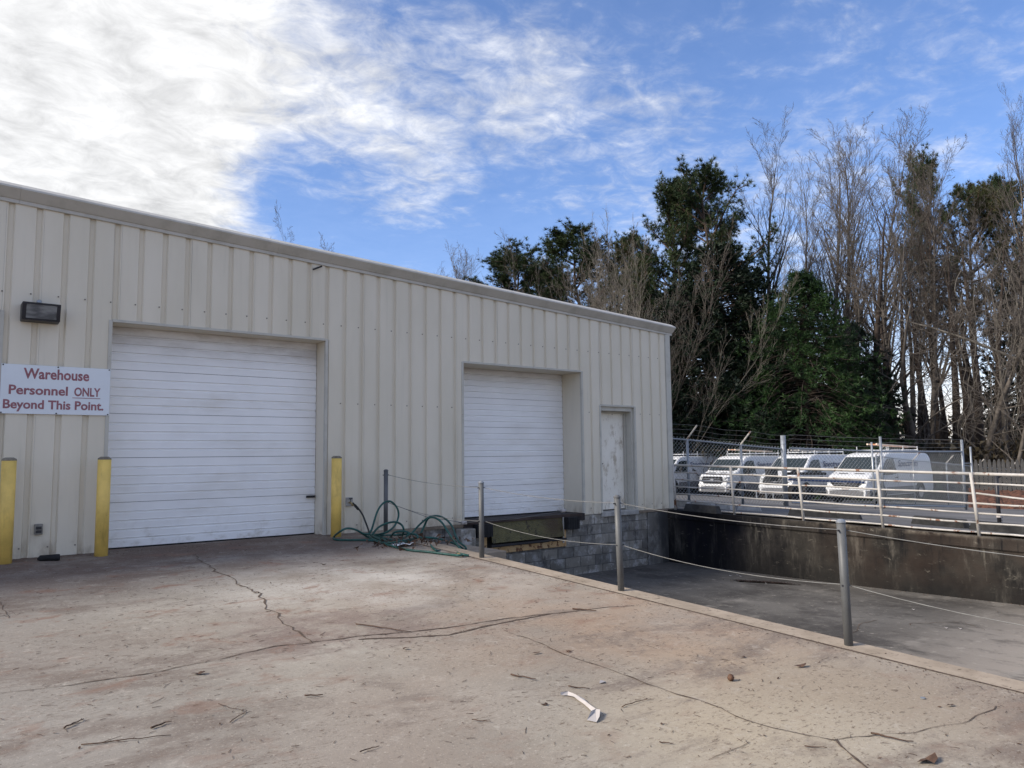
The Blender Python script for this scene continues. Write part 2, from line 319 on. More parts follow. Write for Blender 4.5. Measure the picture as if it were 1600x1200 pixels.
# ------------------------------------------------------------------ mesh helpers
class MB:
    def __init__(s): s.v = []; s.f = []
    def add(s, vs, fs):
        o = len(s.v); s.v += [tuple(v) for v in vs]; s.f += [tuple(i+o for i in f) for f in fs]; return s
    def box(s, a, b):
        x0, y0, z0 = a; x1, y1, z1 = b
        return s.add([(x0, y0, z0), (x1, y0, z0), (x1, y1, z0), (x0, y1, z0), (x0, y0, z1), (x1, y0, z1), (x1, y1, z1), (x0, y1, z1)],
                     [(0, 3, 2, 1), (4, 5, 6, 7), (0, 1, 5, 4), (1, 2, 6, 5), (2, 3, 7, 6), (3, 0, 4, 7)])
    def prism(s, poly, ext):       # closed polygon of 3D points pushed along ext
        n = len(poly); e = Vector(ext); P = [Vector(p) for p in poly]
        return s.add(P + [p+e for p in P], [tuple(range(n))[::-1], tuple(range(n, 2*n))] + [(i, (i+1) % n, n+(i+1) % n, n+i) for i in range(n)])
    def tube(s, pts, r, sides=8, cap=True):
        P = [Vector(p) for p in pts]; n = len(P)
        rr = r if isinstance(r, (list, tuple)) else [r]*n
        t0 = (P[1]-P[0]).normalized(); ref = Vector((0, 0, 1)) if abs(t0.z) < .9 else Vector((1, 0, 0))
        u = t0.cross(ref).normalized(); vs = []
        for i in range(n):
            t = (P[min(i+1, n-1)]-P[max(i-1, 0)])
            t = t.normalized() if t.length > 1e-9 else t0
            u = (u - t*u.dot(t)).normalized(); w = t.cross(u)
            for k in range(sides):
                a = 2*math.pi*k/sides; vs.append(P[i] + (u*math.cos(a)+w*math.sin(a))*rr[i])
        fs = [(i*sides+k, i*sides+(k+1) % sides, (i+1)*sides+(k+1) % sides, (i+1)*sides+k) for i in range(n-1) for k in range(sides)]
        if cap: fs += [tuple(range(sides))[::-1], tuple(range((n-1)*sides, n*sides))]
        return s.add(vs, fs)
    def mesh(s, name, mat, smooth=False):
        me = bpy.data.meshes.new(name); me.from_pydata(s.v, [], s.f); me.materials.append(mat)
        if smooth: me.shade_smooth()
        me.update(); return me
    def build(s, name, mat, parent=None, smooth=False, bevel=0):
        o = bpy.data.objects.new(name, s.mesh(name, mat, smooth)); COL.objects.link(o); o.parent = parent
        if bevel:
            b = o.modifiers.new('bevel', 'BEVEL'); b.width = bevel; b.segments = 2; b.limit_method = 'ANGLE'
        return o
def tag(o, label=None, cat=None, group=None, kind=None):
    if label: o['label'] = label
    if cat: o['category'] = cat
    if group: o['group'] = group
    if kind: o['kind'] = kind
    return o
def empty(name, loc=(0, 0, 0), rz=0, **k):
    o = bpy.data.objects.new(name, None); COL.objects.link(o); o.location = loc; o.rotation_euler = (0, 0, rz); o.empty_display_size = .2
    return tag(o, **k)
def link(name, me, parent=None):
    o = bpy.data.objects.new(name, me); COL.objects.link(o); o.parent = parent; return o
def copy_tree(o, parent=None):
    c = o.copy(); COL.objects.link(c); c.parent = parent
    for ch in list(o.children): copy_tree(ch, c)
    return c
def smooth_path(P, n=6):
    P = [Vector(p) for p in P]; out = []
    for i in range(len(P)-1):
        a, b, c, d = P[max(i-1, 0)], P[i], P[i+1], P[min(i+2, len(P)-1)]
        for k in range(n):
            t = k/n
            out.append(.5*((2*b) + (c-a)*t + (2*a-5*b+4*c-d)*t*t + (3*b-a-3*c+d)*t**3))
    return out + [P[-1]]
def text_mesh(body, w, h, mat, bold=0.02, depth=.003, sh=1.0):
    cu = bpy.data.curves.new('txt', 'FONT'); cu.body = body; cu.size = 1; cu.offset = bold; cu.extrude = .01; cu.resolution_u = 3
    o = bpy.data.objects.new('txt', cu); COL.objects.link(o)
    bpy.context.view_layer.update()
    dg = bpy.context.evaluated_depsgraph_get(); me = bpy.data.meshes.new_from_object(o.evaluated_get(dg))
    bpy.data.objects.remove(o); bpy.data.curves.remove(cu)
    co = np.empty(len(me.vertices)*3); me.vertices.foreach_get('co', co); co = co.reshape(-1, 3)
    x0, x1 = co[:, 0].min(), co[:, 0].max(); cap = .70
    co[:, 0] = (co[:, 0]-x0)/(x1-x0)*w; co[:, 1] = co[:, 1]/cap*h; z = co[:, 2].copy(); co[:, 2] = np.where(z > 0, depth, 0)
    me.vertices.foreach_set('co', co.ravel()); me.materials.clear(); me.materials.append(mat); me.update(); return me
def np_mesh(name, V, Fa, mat, nper):
    me = bpy.data.meshes.new(name); nv, nf = len(V), len(Fa)
    me.vertices.add(nv); me.vertices.foreach_set('co', V.astype(np.float32).ravel())
    me.loops.add(nf*nper); me.loops.foreach_set('vertex_index', Fa.astype(np.int32).ravel())
    me.polygons.add(nf); me.polygons.foreach_set('loop_start', np.arange(0, nf*nper, nper, dtype=np.int32)); me.polygons.foreach_set('loop_total', np.full(nf, nper, dtype=np.int32))
    me.materials.append(mat); me.update(calc_edges=True); me.validate(); return me
def seg_mesh(name, segs, mat, sides=3):
    A = np.array([(*a, *b, r, q) for a, b, r, q in segs]); p, q = A[:, :3], A[:, 3:6]; r0, r1 = A[:, 6:7], A[:, 7:8]
    t = q-p; t /= np.linalg.norm(t, axis=1, keepdims=True)+1e-9
    ref = np.where(np.abs(t[:, 2:3]) < .9, np.array([[0, 0, 1.]]), np.array([[1., 0, 0]]))
    u = np.cross(t, ref); u /= np.linalg.norm(u, axis=1, keepdims=True)+1e-9; w = np.cross(t, u)
    vs = []
    for c_, r_ in ((p, r0), (q, r1)):
        for k in range(sides):
            a = 2*math.pi*k/sides; vs.append(c_ + (u*math.cos(a)+w*math.sin(a))*r_)
    V = np.stack(vs, 1).reshape(-1, 3); n = len(A); base = (np.arange(n)*2*sides)[:, None, None]
    f = np.array([[k, (k+1) % sides, sides+(k+1) % sides, sides+k] for k in range(sides)])[None]
    return np_mesh(name, V, (base+f).reshape(-1, 4), mat, 4)
def tri_mesh(name, T, mat):      # T: n x 3 x 3
    n = len(T); return np_mesh(name, T.reshape(-1, 3), np.arange(n*3).reshape(-1, 3), mat, 3)

# ------------------------------------------------------------------ terrain heights
def pad_z(x, y): return -.045*(11.3-max(y, -2.0))
def well_z(x, y):
    z = -1.15 + .012*max(0, 8-y)
    if y < -1: z += .06*(-1-y)
    return min(z, -.55)
def lot_z(x, y): return -.053*(x-13.2) + .014*(min(max(y, 0), 30)-11.3)*max(0, 1-(x-13.2)/20)
def grid(name, x0, x1, y0, y1, nx, ny, f, mat, kind='structure', amp=0):
    mb = MB()
    for j in range(ny+1):
        for i in range(nx+1):
            x = x0+(x1-x0)*i/nx; y = y0+(y1-y0)*j/ny; mb.v.append((x, y, f(x, y)+(rnd.uniform(-amp, amp) if amp else 0)))
    mb.f = [(j*(nx+1)+i, j*(nx+1)+i+1, (j+1)*(nx+1)+i+1, (j+1)*(nx+1)+i) for j in range(ny) for i in range(nx)]
    return tag(mb.build(name, mat, smooth=True), kind=kind)
grid('ground', -900, 900, -700, 1100, 40, 40, lambda x, y: -1.75, MT['soil'])
pad = grid('concrete_apron', -16, 5.93, -12, 11.42, 12, 20, pad_z, MT['concrete'])
pad2 = MB().box((5.85, 10.55, -1.3), (6.0, 11.42, -.02)).build('apron_edge', MT['curb'], pad)
grid('dock_well_floor', 6.0, 13.25, -12, 11.4, 10, 24, well_z, MT['well'])
lot = grid('parking_lot', 13.36, 46, -14, 34, 16, 20, lot_z, MT['lot'])
# far yard edge: low leaf-covered bank in front of the picket fence
bank = MB(); _a, _b = atd(1512, 745, 33.0), atd(1680, 745, 31.0); _z = atd(1560, 717.5, 32.4).z-1.38
for i in range(30):
    q = _a.lerp(_b, i/29); n_ = Vector((-q.x, -q.y, 0)).normalized()
    for j, (dd, h) in enumerate(((-1.5, .12), (-.2, .10), (.5, .06), (1.3, -.10), (2.3, -.34), (3.0, -.75))):
        r_ = q+n_*dd; bank.v.append((r_.x+rnd.uniform(-.1, .1), r_.y, _z+h+rnd.uniform(-.05, .05)))
bank.f = [(i*6+j, i*6+j+1, (i+1)*6+j+1, (i+1)*6+j) for i in range(29) for j in range(5)]
tag(bank.build('leaf_covered_bank', plain('red_brown_leaf_litter', (.085, .038, .024), .95, 0, .6, 7), smooth=False), kind='structure')

# curb along the well with the drop face
m_ = MB()
ys = np.linspace(-12, 11.3, 30)
for a, b in zip(ys[:-1], ys[1:]):
    za, zb = pad_z(0, a)+.004, pad_z(0, b)+.004
    m_.add([(5.945, a, za-.06), (6.20, a, za), (6.20, b, zb), (5.945, b, zb-.06), (5.945, a, za), (5.945, b, zb), (6.22, a, -1.7), (6.22, b, -1.7)],
           [(4, 1, 2, 5), (0, 4, 5, 3), (1, 6, 7, 2)])
m_.add([(5.945, -12, -1.7), (6.2, -12, -1.7), (6.2, -12, -.6), (5.945, -12, -.6)], [(0, 1, 2, 3)])
tag(m_.build('well_curb', MT['curb']), kind='structure')
# lower ledge beside the building, left end of the well
led = MB().box((6.205, 9.75, -1.5), (7.55, 11.28, -.30)).build('side_ledge', MT['curb'], bevel=.01)
tag(led, kind='structure')

# cracks and joints: soil-filled ribbons lying on the apron
CG = []
def crack(pts, w=.012, f=pad_z, parent=pad, rough=.03, name='crack'):
    P = [atplane(x, y, f) for x, y in pts]; Q = []
    for a, b in zip(P[:-1], P[1:]):
        n = max(2, int((b-a).length/.07))
        for k in range(n):
            Q.append(a.lerp(b, k/n))
    Q.append(P[-1]); vs = []; m_ = MB()
    off = 0
    for i, q in enumerate(Q):
        t = (Q[min(i+1, len(Q)-1)]-Q[max(i-1, 0)]); t.z = 0; t.normalize(); nrm = Vector((-t.y, t.x, 0))
        off = off*.75+rnd.uniform(-rough, rough)*.6; ww = w*rnd.uniform(.35, 1.5)
        c = q+nrm*off
        for s_ in (-1, 1):
            p = c+nrm*(s_*ww*rnd.uniform(.3, .8)); vs.append((p.x, p.y, f(p.x, p.y)+.004))
    m_.add(vs, [(2*i, 2*i+1, 2*i+3, 2*i+2) for i in range(len(Q)-1)])
    m_.build(name, MT['crack'], parent)
    for q in Q:
        for _ in range(3):
            CG.append((q.x+rnd.gauss(0, .022), q.y+rnd.gauss(0, .03), f(q.x, q.y)+.004, rnd.uniform(.002, .008)))
crack([(0, 1083), (110, 1070), (240, 1050), (350, 1018+10), (430, 1010), (490, 1004)], .009, rough=.02)
crack([(490, 1004), (560, 994), (640, 988), (720, 978), (800, 966), (880, 958), (950, 948), (990, 946)], .013, rough=.02)
crack([(560, 1000), (700, 992), (760, 980), (800, 972), (860, 960)], .022, rough=.03)
crack([(300, 868), (330, 893), (370, 910), (400, 926), (420, 946), (435, 965), (455, 985), (492, 1004)], .014, rough=.05)
crack([(790, 985), (850, 1010), (950, 1045), (1040, 1080), (1110, 1102), (1170, 1125), (1230, 1140), (1305, 1156)], .008, rough=.03)
crack([(1305, 1156), (1325, 1175), (1360, 1198), (1400, 1230)], .012, rough=.03)
crack([(1305, 1157), (1360, 1153), (1430, 1146), (1500, 1130), (1560, 1105)], .006, rough=.03)
crack([(0, 940), (20, 965)], .006)
for y0 in np.arange(-6, 11, .5):
    MB().add([(5.925-rnd.uniform(0, .008), y0, pad_z(0, y0)+.004), (5.944, y0, pad_z(0, y0)+.004), (5.944, y0+.5, pad_z(0, y0+.5)+.004), (5.925-rnd.uniform(0, .012), y0+.5, pad_z(0, y0+.5)+.004)], [(0, 1, 2, 3)]).build('joint_dirt', MT['crack'], pad)
crack([(1170, 1170-10), (1100, 1185)], .003)
crack([(250, 880), (420, 866), (560, 858), (600, 852)], .005)
crack([(600, 895), (720, 880)], .003, rough=.05)
wellf = lambda x, y: well_z(x, y)
wo = bpy.data.objects['dock_well_floor']
crack([(1290, 998), (1330, 990), (1345, 975), (1365, 968)], .012, wellf, wo, .06)
crack([(1420, 975), (1500, 972), (1535, 985)], .008, wellf, wo, .06)
crack([(930, 900), (1010, 925), (1090, 950)], .008, wellf, wo, .03)

for _ in range(2600):
    if rnd.random() < .55: x, y = rnd.uniform(-1, 6), 11.27-abs(rnd.gauss(0, .14))
    else: x, y = 5.93-abs(rnd.gauss(0, .10)), rnd.uniform(1, 11)
    CG.append((x, y, pad_z(x, y)+.004, rnd.uniform(.003, .012)))
# ------------------------------------------------------------------ the building
B = empty('warehouse_building', (3, 11.3, 0), label='long beige ribbed metal warehouse with white overhead doors and sloping roof trim', cat='warehouse')
YF = 11.3
def bp(o): o.parent = B; o.matrix_parent_inverse = Matrix.Translation((-3, -11.3, 0)); return o
def roof_z(x): return 4.46 - (4.46-3.87)*(x-.8)/(13.43-.8)
XL, XR = -9.0, 13.43
OPEN = [(-2.25, .87, 3.04), (2.10, 5.18, 3.04), (7.80, 10.72, 2.86), (11.23, 12.25, 2.19)]
G0, GP = 2.147, .3045
def prof_cols(a, b):
    xs = [(a, 0)]
    k0 = int((a-G0)/GP)-2
    for k in range(k0, k0+60):
        g = G0+k*GP
        for dx, dy in ((-.042, 0), (-.030, .032), (.018, .032), (.036, 0)):
            if a+.001 < g+dx < b-.001: xs.append((g+dx, dy))
        for dx in (.14, .16):
            if a < g+dx < b: xs.append((g+dx, -.003))
    xs.append((b, 0)); xs.sort()
    # an edge that falls within a groove starts at that depth
    def depth(x):
        for k in range(k0, k0+60):
            g = G0+k*GP
            if g-.030 <= x <= g+.018: return .032
        return 0
    xs[0] = (a, depth(a)); xs[-1] = (b, depth(b)); return xs
edges = sorted(set([XL, XR] + [x for o in OPEN for x in o[:2]] + [G0+.05+3*GP*j for j in range(-12, 13) if XL < G0+.05+3*GP*j < XR]))
# drop slivers
ed = [edges[0]]
for e in edges[1:]:
    if e-ed[-1] < .09 and e not in [x for o in OPEN for x in o[:2]] and e != XR: continue
    if e-ed[-1] < .09 and ed[-1] not in [x for o in OPEN for x in o[:2]]: ed[-1] = e; continue
    ed.append(e)
for i, (a, b) in enumerate(zip(ed[:-1], ed[1:])):
    mid = (a+b)/2; zb = 0.0
    for o in OPEN:
        if o[0] < mid < o[1]: zb = o[2]
    cols = prof_cols(a+.001, b-.001); m_ = MB(); yo = -.0015 if i % 2 else 0
    nr = 5
    for x, dy in cols:
        for r_ in range(nr):
            z = zb+(roof_z(x)-zb)*r_/(nr-1)
            m_.v.append((x, YF+dy+yo+(rnd.uniform(-.0015, .0015) if 0 < r_ < nr-1 and dy <= 0 else 0), z))
    n = len(cols)
    m_.f = [(c_*nr+r_, (c_+1)*nr+r_, (c_+1)*nr+r_+1, c_*nr+r_+1) for c_ in range(n-1) for r_ in range(nr-1)]
    bp(m_.build('siding_sheet', MT['siding']))
# base channel under the sheets, wall core and ends
m_ = MB()
segsX = [(XL, -2.25), (.87, 2.10), (5.18, 7.80), (10.72, 11.23), (12.25, XR)]
for a, b in segsX: m_.box((a, YF+.036, -.01), (b, YF+.33, min(roof_z(a), roof_z(b))-.02))
for a, b, h in OPEN: m_.box((a-.01, YF+.036, h+.012), (b+.01, YF+.33, roof_z(b)-.02))
bp(m_.build('wall_core', MT['trim']))
m_ = MB()
m_.box((XR-.25, YF+.33, -.02), (XR, YF+26, 3.8)); m_.box((XL, YF+.33, -.02), (XL+.25, YF+26, 4.8)); m_.box((XL, YF+25.8, -.02), (XR, YF+26, 3.8))
bp(m_.build('end_wall', MT['siding']))
m_ = MB().add([(XL-.2, YF+.0, roof_z(XL)+.18), (XR+.12, YF+.0, roof_z(XR)+.18), (XR+.12, YF+26.3, roof_z(XR)+.18), (XL-.2, YF+26.3, roof_z(XL)+.18),
                (XL-.2, YF+.0, roof_z(XL)+.03), (XR+.12, YF+.0, roof_z(XR)+.03), (XR+.12, YF+26.3, roof_z(XR)+.03), (XL-.2, YF+26.3, roof_z(XL)+.03)],
              [(0, 1, 2, 3), (4, 7, 6, 5), (0, 4, 5, 1), (1, 5, 6, 2), (2, 6, 7, 3), (3, 7, 4, 0)])
bp(m_.build('roof', MT['roof']))
# sculpted rake trim in lengths of about 6 m
prof = [(.02, -.015), (-.026, -.015), (-.026, .030), (-.040, .036), (-.125, .150), (-.115, .175), (-.02, .235), (.30, .240)]
tj = [XL-.2, -2.7, 1.0, 4.35, 10.2, XR+.09]
for a, b in zip(tj[:-1], tj[1:]):
    m_ = MB(); b2 = b-.002; n = len(prof)
    for x in (a, b2):
        for y, z in prof: m_.v.append((x+(0 if x != b2 or b != tj[-1] else y*-.35), YF+y, roof_z(x)+z))
    m_.f = [(k, k+1, n+k+1, n+k) for k in range(n-1)] + [tuple(range(n))[::-1], tuple(range(n, 2*n))]
    bp(m_.build('roof_trim', MT['rake']))
    m_ = MB()
# corner trim
m_ = MB().box((13.30, YF-.022, -.02), (13.455, YF-.002, roof_z(13.4)-.016)); m_.box((13.433, YF-.002, -.02), (13.455, YF+.14, roof_z(13.4)-.016))
m_.box((13.285, YF-.010, -.02), (13.30, YF-.001, roof_z(13.4)-.016))
bp(m_.build('corner_trim', MT['trim']))
# screws on the sheets
m_ = MB()
for zr in (.12, 2.05, 3.3):
    k = 0
    for k in range(-4, 37):
        x = G0+k*GP-.065
        if any(o[0]-.02 < x < o[1]+.02 and zr < o[2]+.05 for o in OPEN) or zr > roof_z(x)-.1: continue
        m_.box((x-.008, YF-.009, zr-.008), (x+.008, YF-.001, zr+.008))
sc = bp(m_.build('siding_screws', plain('screw_heads', (.16, .14, .12), .6))); sc['kind'] = 'stuff'
# base ledge angle at the right (below the sheets over the well)
m_ = MB().box((12.30, YF-.05, -.045), (13.5, YF+.03, -.004)); m_.box((6.22, YF-.03, -.05), (7.78, YF+.03, -.004))
bp(m_.build('base_ledge', plain('rusted_base_ledge', (.20, .16, .12), .85, 0, .35, 6)))

def door_opening(a, b, h, zb, rec, doorname, sec_h, nsec, nr):
    # trims
    for x0, x1 in ((a-.03, a+.015), (b-.015, b+.03)):
        bp(MB().box((x0, YF-.014, zb-.03), (x1, YF+.0355, h+.02)).build('jamb_trim', MT['trim'], bevel=.003))
    bp(MB().box((a+.016, YF-.012, h-.004), (b-.016, YF+.0355, h+.032)).build('head_trim', MT['trim'], bevel=.003))
    # returns
    m_ = MB(); m_.box((a-.009, YF+.036, zb-.02), (a+.004, rec+.06, h)); m_.box((b-.004, YF+.036, zb-.02), (b+.009, rec+.06, h))
    m_.box((a+.005, YF+.036, h-.008), (b-.005, rec+.06, h+.010))
    bp(m_.build('jamb_return', MT['siding']))
    d = empty(doorname, ((a+b)/2, rec, zb)); bp(d)
    n = nsec; z = zb+.012
    for i in range(n):
        z0, z1 = z, min(z+sec_h-.006, h-.01)
        if z1-z0 < .05: break
        rows = [(z0, 0.0)]
        pitch = (sec_h-.006)/nr
        for k in range(1, nr):
            zc = z0+pitch*k
            for dz, dy in ((-.030, 0), (-.020, .013), (-.004, .013), (.004, -.004), (.014, 0)):
                if z0+.005 < zc+dz < z1-.005: rows.append((zc+dz, dy))
        rows.append((z1, 0)); m_ = MB(); nx = 10
        for zz_, dy in rows:
            for q in range(nx+1): m_.v.append((a+.01+(b-a-.02)*q/nx, rec+dy+.0*zz_, zz_))
        m_.f = [(r_*(nx+1)+q, r_*(nx+1)+q+1, (r_+1)*(nx+1)+q+1, (r_+1)*(nx+1)+q) for r_ in range(len(rows)-1) for q in range(nx)]
        m_.box((a+.01, rec+.02, z0), (b-.01, rec+.045, z1))
        m_.add([(a+.01, rec, z1), (b-.01, rec, z1), (b-.01, rec+.03, z1), (a+.01, rec+.03, z1), (a+.01, rec, z0), (b-.01, rec, z0), (b-.01, rec+.03, z0), (a+.01, rec+.03, z0)], [(0, 1, 2, 3), (4, 7, 6, 5)])
        o = m_.build('door_section', MT['door']); o.parent = d; o.matrix_parent_inverse = Matrix.Translation((-(a+b)/2, -rec, -zb))
        z += sec_h
    o = MB().box((a+.0045, rec+.046, zb-.02), (b-.0045, rec+.06, h-.009)).build('door_gap', MT['gap']); bp(o)
    # black bottom seal
    o = MB().box((a+.012, rec+.001, zb-.012), (b-.012, rec+.03, zb+.011)).build('bottom_seal', MT['rubber']); o.parent = d; o.matrix_parent_inverse = Matrix.Translation((-(a+b)/2, -rec, -zb))
    return d
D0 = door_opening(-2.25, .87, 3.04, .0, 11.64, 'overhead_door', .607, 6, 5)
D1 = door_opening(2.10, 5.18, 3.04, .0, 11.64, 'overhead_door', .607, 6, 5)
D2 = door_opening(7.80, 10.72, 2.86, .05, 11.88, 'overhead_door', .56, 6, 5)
o = MB().box((5.02, 11.60, .565), (5.16, 11.632, .60)).build('slide_latch', MT['black']); o.parent = D1; o.matrix_parent_inverse = Matrix.Translation((-3.64, -11.64, 0))
# sill floor strips under the doors
bp(MB().box((7.80, YF-.02, -.10), (10.72, 11.95, .036)).build('dock_sill', plain('dark_dock_sill', (.035, .028, .028), .8, 0, .3, 5)))
bp(MB().box((2.10, 11.425, -.2), (5.18, 11.95, -.008)).build('door_sill', MT['concrete']))
bp(MB().box((-2.25, 11.425, -.2), (.87, 11.95, -.008)).build('door_sill', MT['concrete']))
# walk door
for x0, x1 in ((11.20, 11.245), (12.235, 12.285)):
    bp(MB().box((x0, YF-.014, -.02), (x1, YF+.0355, 2.21)).build('jamb_trim', MT['trim'], bevel=.003))
bp(MB().box((11.246, YF-.012, 2.186), (12.234, YF+.0355, 2.225)).build('head_trim', MT['trim']))
wd = empty('walk_door', (11.74, 11.56, .03)); bp(wd)
def wp(o): o.parent = wd; o.matrix_parent_inverse = Matrix.Translation((-11.74, -11.56, -.03)); return o
fr = MB().box((11.22, YF+.036, 0), (11.29, 11.62, 2.19)); fr.box((12.19, YF+.036, 0), (12.26, 11.62, 2.19)); fr.box((11.29, YF+.036, 2.10), (12.19, 11.62, 2.19))
fr.box((12.15, 11.50, 0), (12.188, 11.535, 2.06)); fr.box((11.29, 11.50, 2.06), (12.19, 11.535, 2.099))
wp(fr.build('door_frame', MT['trim'], bevel=.003))
wp(MB().box((11.292, 11.555, .045), (12.188, 11.60, 2.095)).build('door_slab', MT['walkdoor'], bevel=.002))
wp(MB().tube([(11.37, 11.55, 1.0), (11.37, 11.50, 1.0)], .018, 8).tube([(11.36, 11.505, 1.0), (11.48, 11.505, 1.0)], .012, 8).box((11.345, 11.548, .94), (11.395, 11.554, 1.08)).build('handle', MT['black']))
bp(MB().box((11.20, YF-.03, -.07), (12.29, 11.6, .022)).build('threshold', MT['stoppale'], bevel=.006))

# foundation wall of blocks below the siding over the well
FW = bp(MB().box((6.205, YF+.012, -1.5), (8.14, 11.6, -.012)).box((10.16, YF+.012, -1.5), (13.2, 11.6, -.012)).box((8.14, YF+.012, -1.5), (10.16, 11.6, -.57)).build('foundation_wall', MT['mortar']))
blk = {}
def block(x0, x1, z0, z1, yj=0):
    key = (round(x1-x0, 3), round(z1-z0, 3), rnd.randint(0, 1))
    if key not in blk:
        w, h = (x1-x0)/2, (z1-z0)/2
        b_ = MB(); e = .007
        b_.add([(-w, .012, -h), (w, .012, -h), (w, .012, h), (-w, .012, h), (-w+e, -.010, -h+e), (w-e, -.010, -h+e), (w-e, -.010, h-e), (-w+e, -.010, h-e)],
               [(4, 5, 6, 7), (0, 1, 5, 4), (1, 2, 6, 5), (2, 3, 7, 6), (3, 0, 4, 7)])
        blk[key] = (w, h)
    w, h = blk[key]; e = .004; x, z = (x0+x1)/2, (z0+z1)/2; y = YF+yj
    b_ = MB().add([(x-w, y+.014, z-h), (x+w, y+.014, z-h), (x+w, y+.014, z+h), (x-w, y+.014, z+h), (x-w+e, y, z-h+e), (x+w-e, y, z-h+e), (x+w-e, y, z+h-e), (x-w+e, y, z+h-e)],
                  [(4, 5, 6, 7), (0, 1, 5, 4), (1, 2, 6, 5), (2, 3, 7, 6), (3, 0, 4, 7)])
    o = b_.build('concrete_block', MT['block']); o.parent = FW; o.matrix_parent_inverse = FW.matrix_parent_inverse @ Matrix.Identity(4); o.matrix_parent_inverse = Matrix.Identity(4)
z = -.012; row = 0
while z > -1.30:
    z1, z0 = z, z-.189; x = 6.21-(.2 if row % 2 else 0)
    while x < 13.2:
        a, b = max(x, 6.21), min(x+.388, 13.195)
        if b-a > .05:
            parts = [(a, b)]
            if z1 > -.57:       # leave the leveller pit open
                parts = [(a, min(b, 8.14)), (max(a, 10.16), b)]
            for a2, b2 in parts:
                if b2-a2 > .05: block(a2, b2, z0, z1, rnd.uniform(-.004, .003))
        x += .400
    z -= .200; row += 1
# pilaster patched smooth beside the dock opening and at the corner
bp(MB().box((12.55, YF-.045, -1.4), (13.2, YF-.012, -.055)).build('corner_pilaster', MT['block'], bevel=.01))
bp(MB().box((7.62, YF-.20, -1.4), (7.93, YF-.012, -.07)).build('dock_pilaster', MT['block'], bevel=.02))

# ------------------------------------------------------------------ dock leveller
DL = empty('dock_leveler', (9.15, YF, -.3), label='rusty steel dock leveler with worn yellow tread plate under the smaller white door', cat='dock leveler')
def dp(o): o.parent = DL; o.matrix_parent_inverse = Matrix.Translation((-9.15, -YF, .3)); return o
lip = MB().add([(8.36, YF-.03, .0), (10.09, YF-.03, .0), (10.09, YF-.10, -.37), (8.36, YF-.10, -.37), (8.36, YF-.01, .0), (10.09, YF-.01, .0), (10.09, YF-.075, -.37), (8.36, YF-.075, -.37)],
               [(0, 3, 2, 1), (4, 5, 6, 7), (0, 1, 5, 4), (1, 2, 6, 5), (2, 3, 7, 6), (3, 0, 4, 7)])
dp(lip.build('lip_plate', MT['tread']))
dp(MB().box((8.20, YF-.035, -.57), (10.20, YF+.01, -.46)).box((9.75, YF-.045, -.56), (9.83, YF-.036, -.40)).build('frame_rail', MT['rusty'], bevel=.004))
dp(MB().box((8.20, YF-.034, -.459), (8.285, YF+.01, -.24)).build('frame_post', MT['rusty']))
dp(MB().box((10.12, YF-.034, -.459), (10.195, YF+.01, -.14)).build('frame_post', MT['rusty']))
dp(MB().box((10.10, YF-.06, -.50), (10.125, YF-.036, -.01)).build('guide_bar', MT['railwhite']))
dp(MB().box((8.14, YF+.05, -.57), (10.16, YF+.5, -.02)).build('leveler_pit', MT['gap']))
dp(MB().box((8.3, YF-.16, -.43), (10.1, YF-.12, -.395)).build('lip_hinge', MT['barkd'] if False else MT['black']))
dp(MB().box((7.82, YF-.055, -.012), (10.62, YF-.024, .040)).build('edge_angle', plain('rusty_dark_edge', (.045, .03, .025), .8, 0, .4, 6)))
for x0, x1 in ((7.98, 8.33), (10.14, 10.44)):
    mb = MB()
    for k in range(5):
        mb.box((x0+(x1-x0)*k/5+.003, YF-.17, -.25 if k % 2 else -.245), (x0+(x1-x0)*(k+1)/5-.003, YF-.035, -.015))
    mb.box((x0, YF-.15, -.20), (x1, YF-.05, -.05))
    dp(mb.build('bumper', MT['rubber'], bevel=.004))
for i, (px, py) in enumerate(((725, 817), (880, 798))):
    p = atY(px, py, YF-.16); mb = MB().tube([p+Vector((-.05, 0, 0)), p+Vector((.05, 0, 0))], .032, 8).tube([p, p+Vector((0, .16, 0))], .012, 6)
    tag(mb.build('insulator', MT['paper'], smooth=True), ['white insulator knob on the left bottom corner of the dock opening', 'white insulator knob on the right bottom corner of the dock opening'][i], 'insulator', 'white insulators at the dock opening')

# ------------------------------------------------------------------ retaining wall and rail
RW = MB(); ys = np.linspace(-14, YF-.005, 26); wt = lambda y: .019*(y-11.3)-.02
for a, b in zip(ys[:-1], ys[1:]):
    RW.add([(13.2, a, -1.8), (13.2, b, -1.8), (13.2, b, wt(b)-.20), (13.2, a, wt(a)-.20), (13.175, a, wt(a)-.17), (13.175, b, wt(b)-.17),
            (13.185, a, wt(a)), (13.185, b, wt(b)), (13.42, a, wt(a)), (13.42, b, wt(b)), (13.42, a, -1.8), (13.42, b, -1.8)],
           [(0, 3, 2, 1), (3, 4, 5, 2), (4, 6, 7, 5), (6, 8, 9, 7), (8, 10, 11, 9)])
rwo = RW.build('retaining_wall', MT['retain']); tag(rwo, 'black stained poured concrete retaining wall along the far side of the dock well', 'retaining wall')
rail = empty('pipe_railing', (13.3, 5, 0), label='chipped white pipe railing with seven rails on top of the retaining wall', cat='railing')
def rp(o): o.parent = rail; o.matrix_parent_inverse = Matrix.Translation((-13.3, -5, 0)); return o
py_ = [11.12, 9.60, 8.07, 6.58, 5.07, 3.56, 2.05]
XRa = 13.28
lean = [.0, .03, .05, .03, .05, .02, 0]
for i, y in enumerate(py_):
    rp(MB().tube([(XRa, y-.01, wt(y)-.02), (XRa-.02, y+lean[i], .96+.019*(y-11.3))], .026, 10).build('post', MT['railwhite'], smooth=True))
hts = [.945, .79, .635, .485, .335, .185, .03]
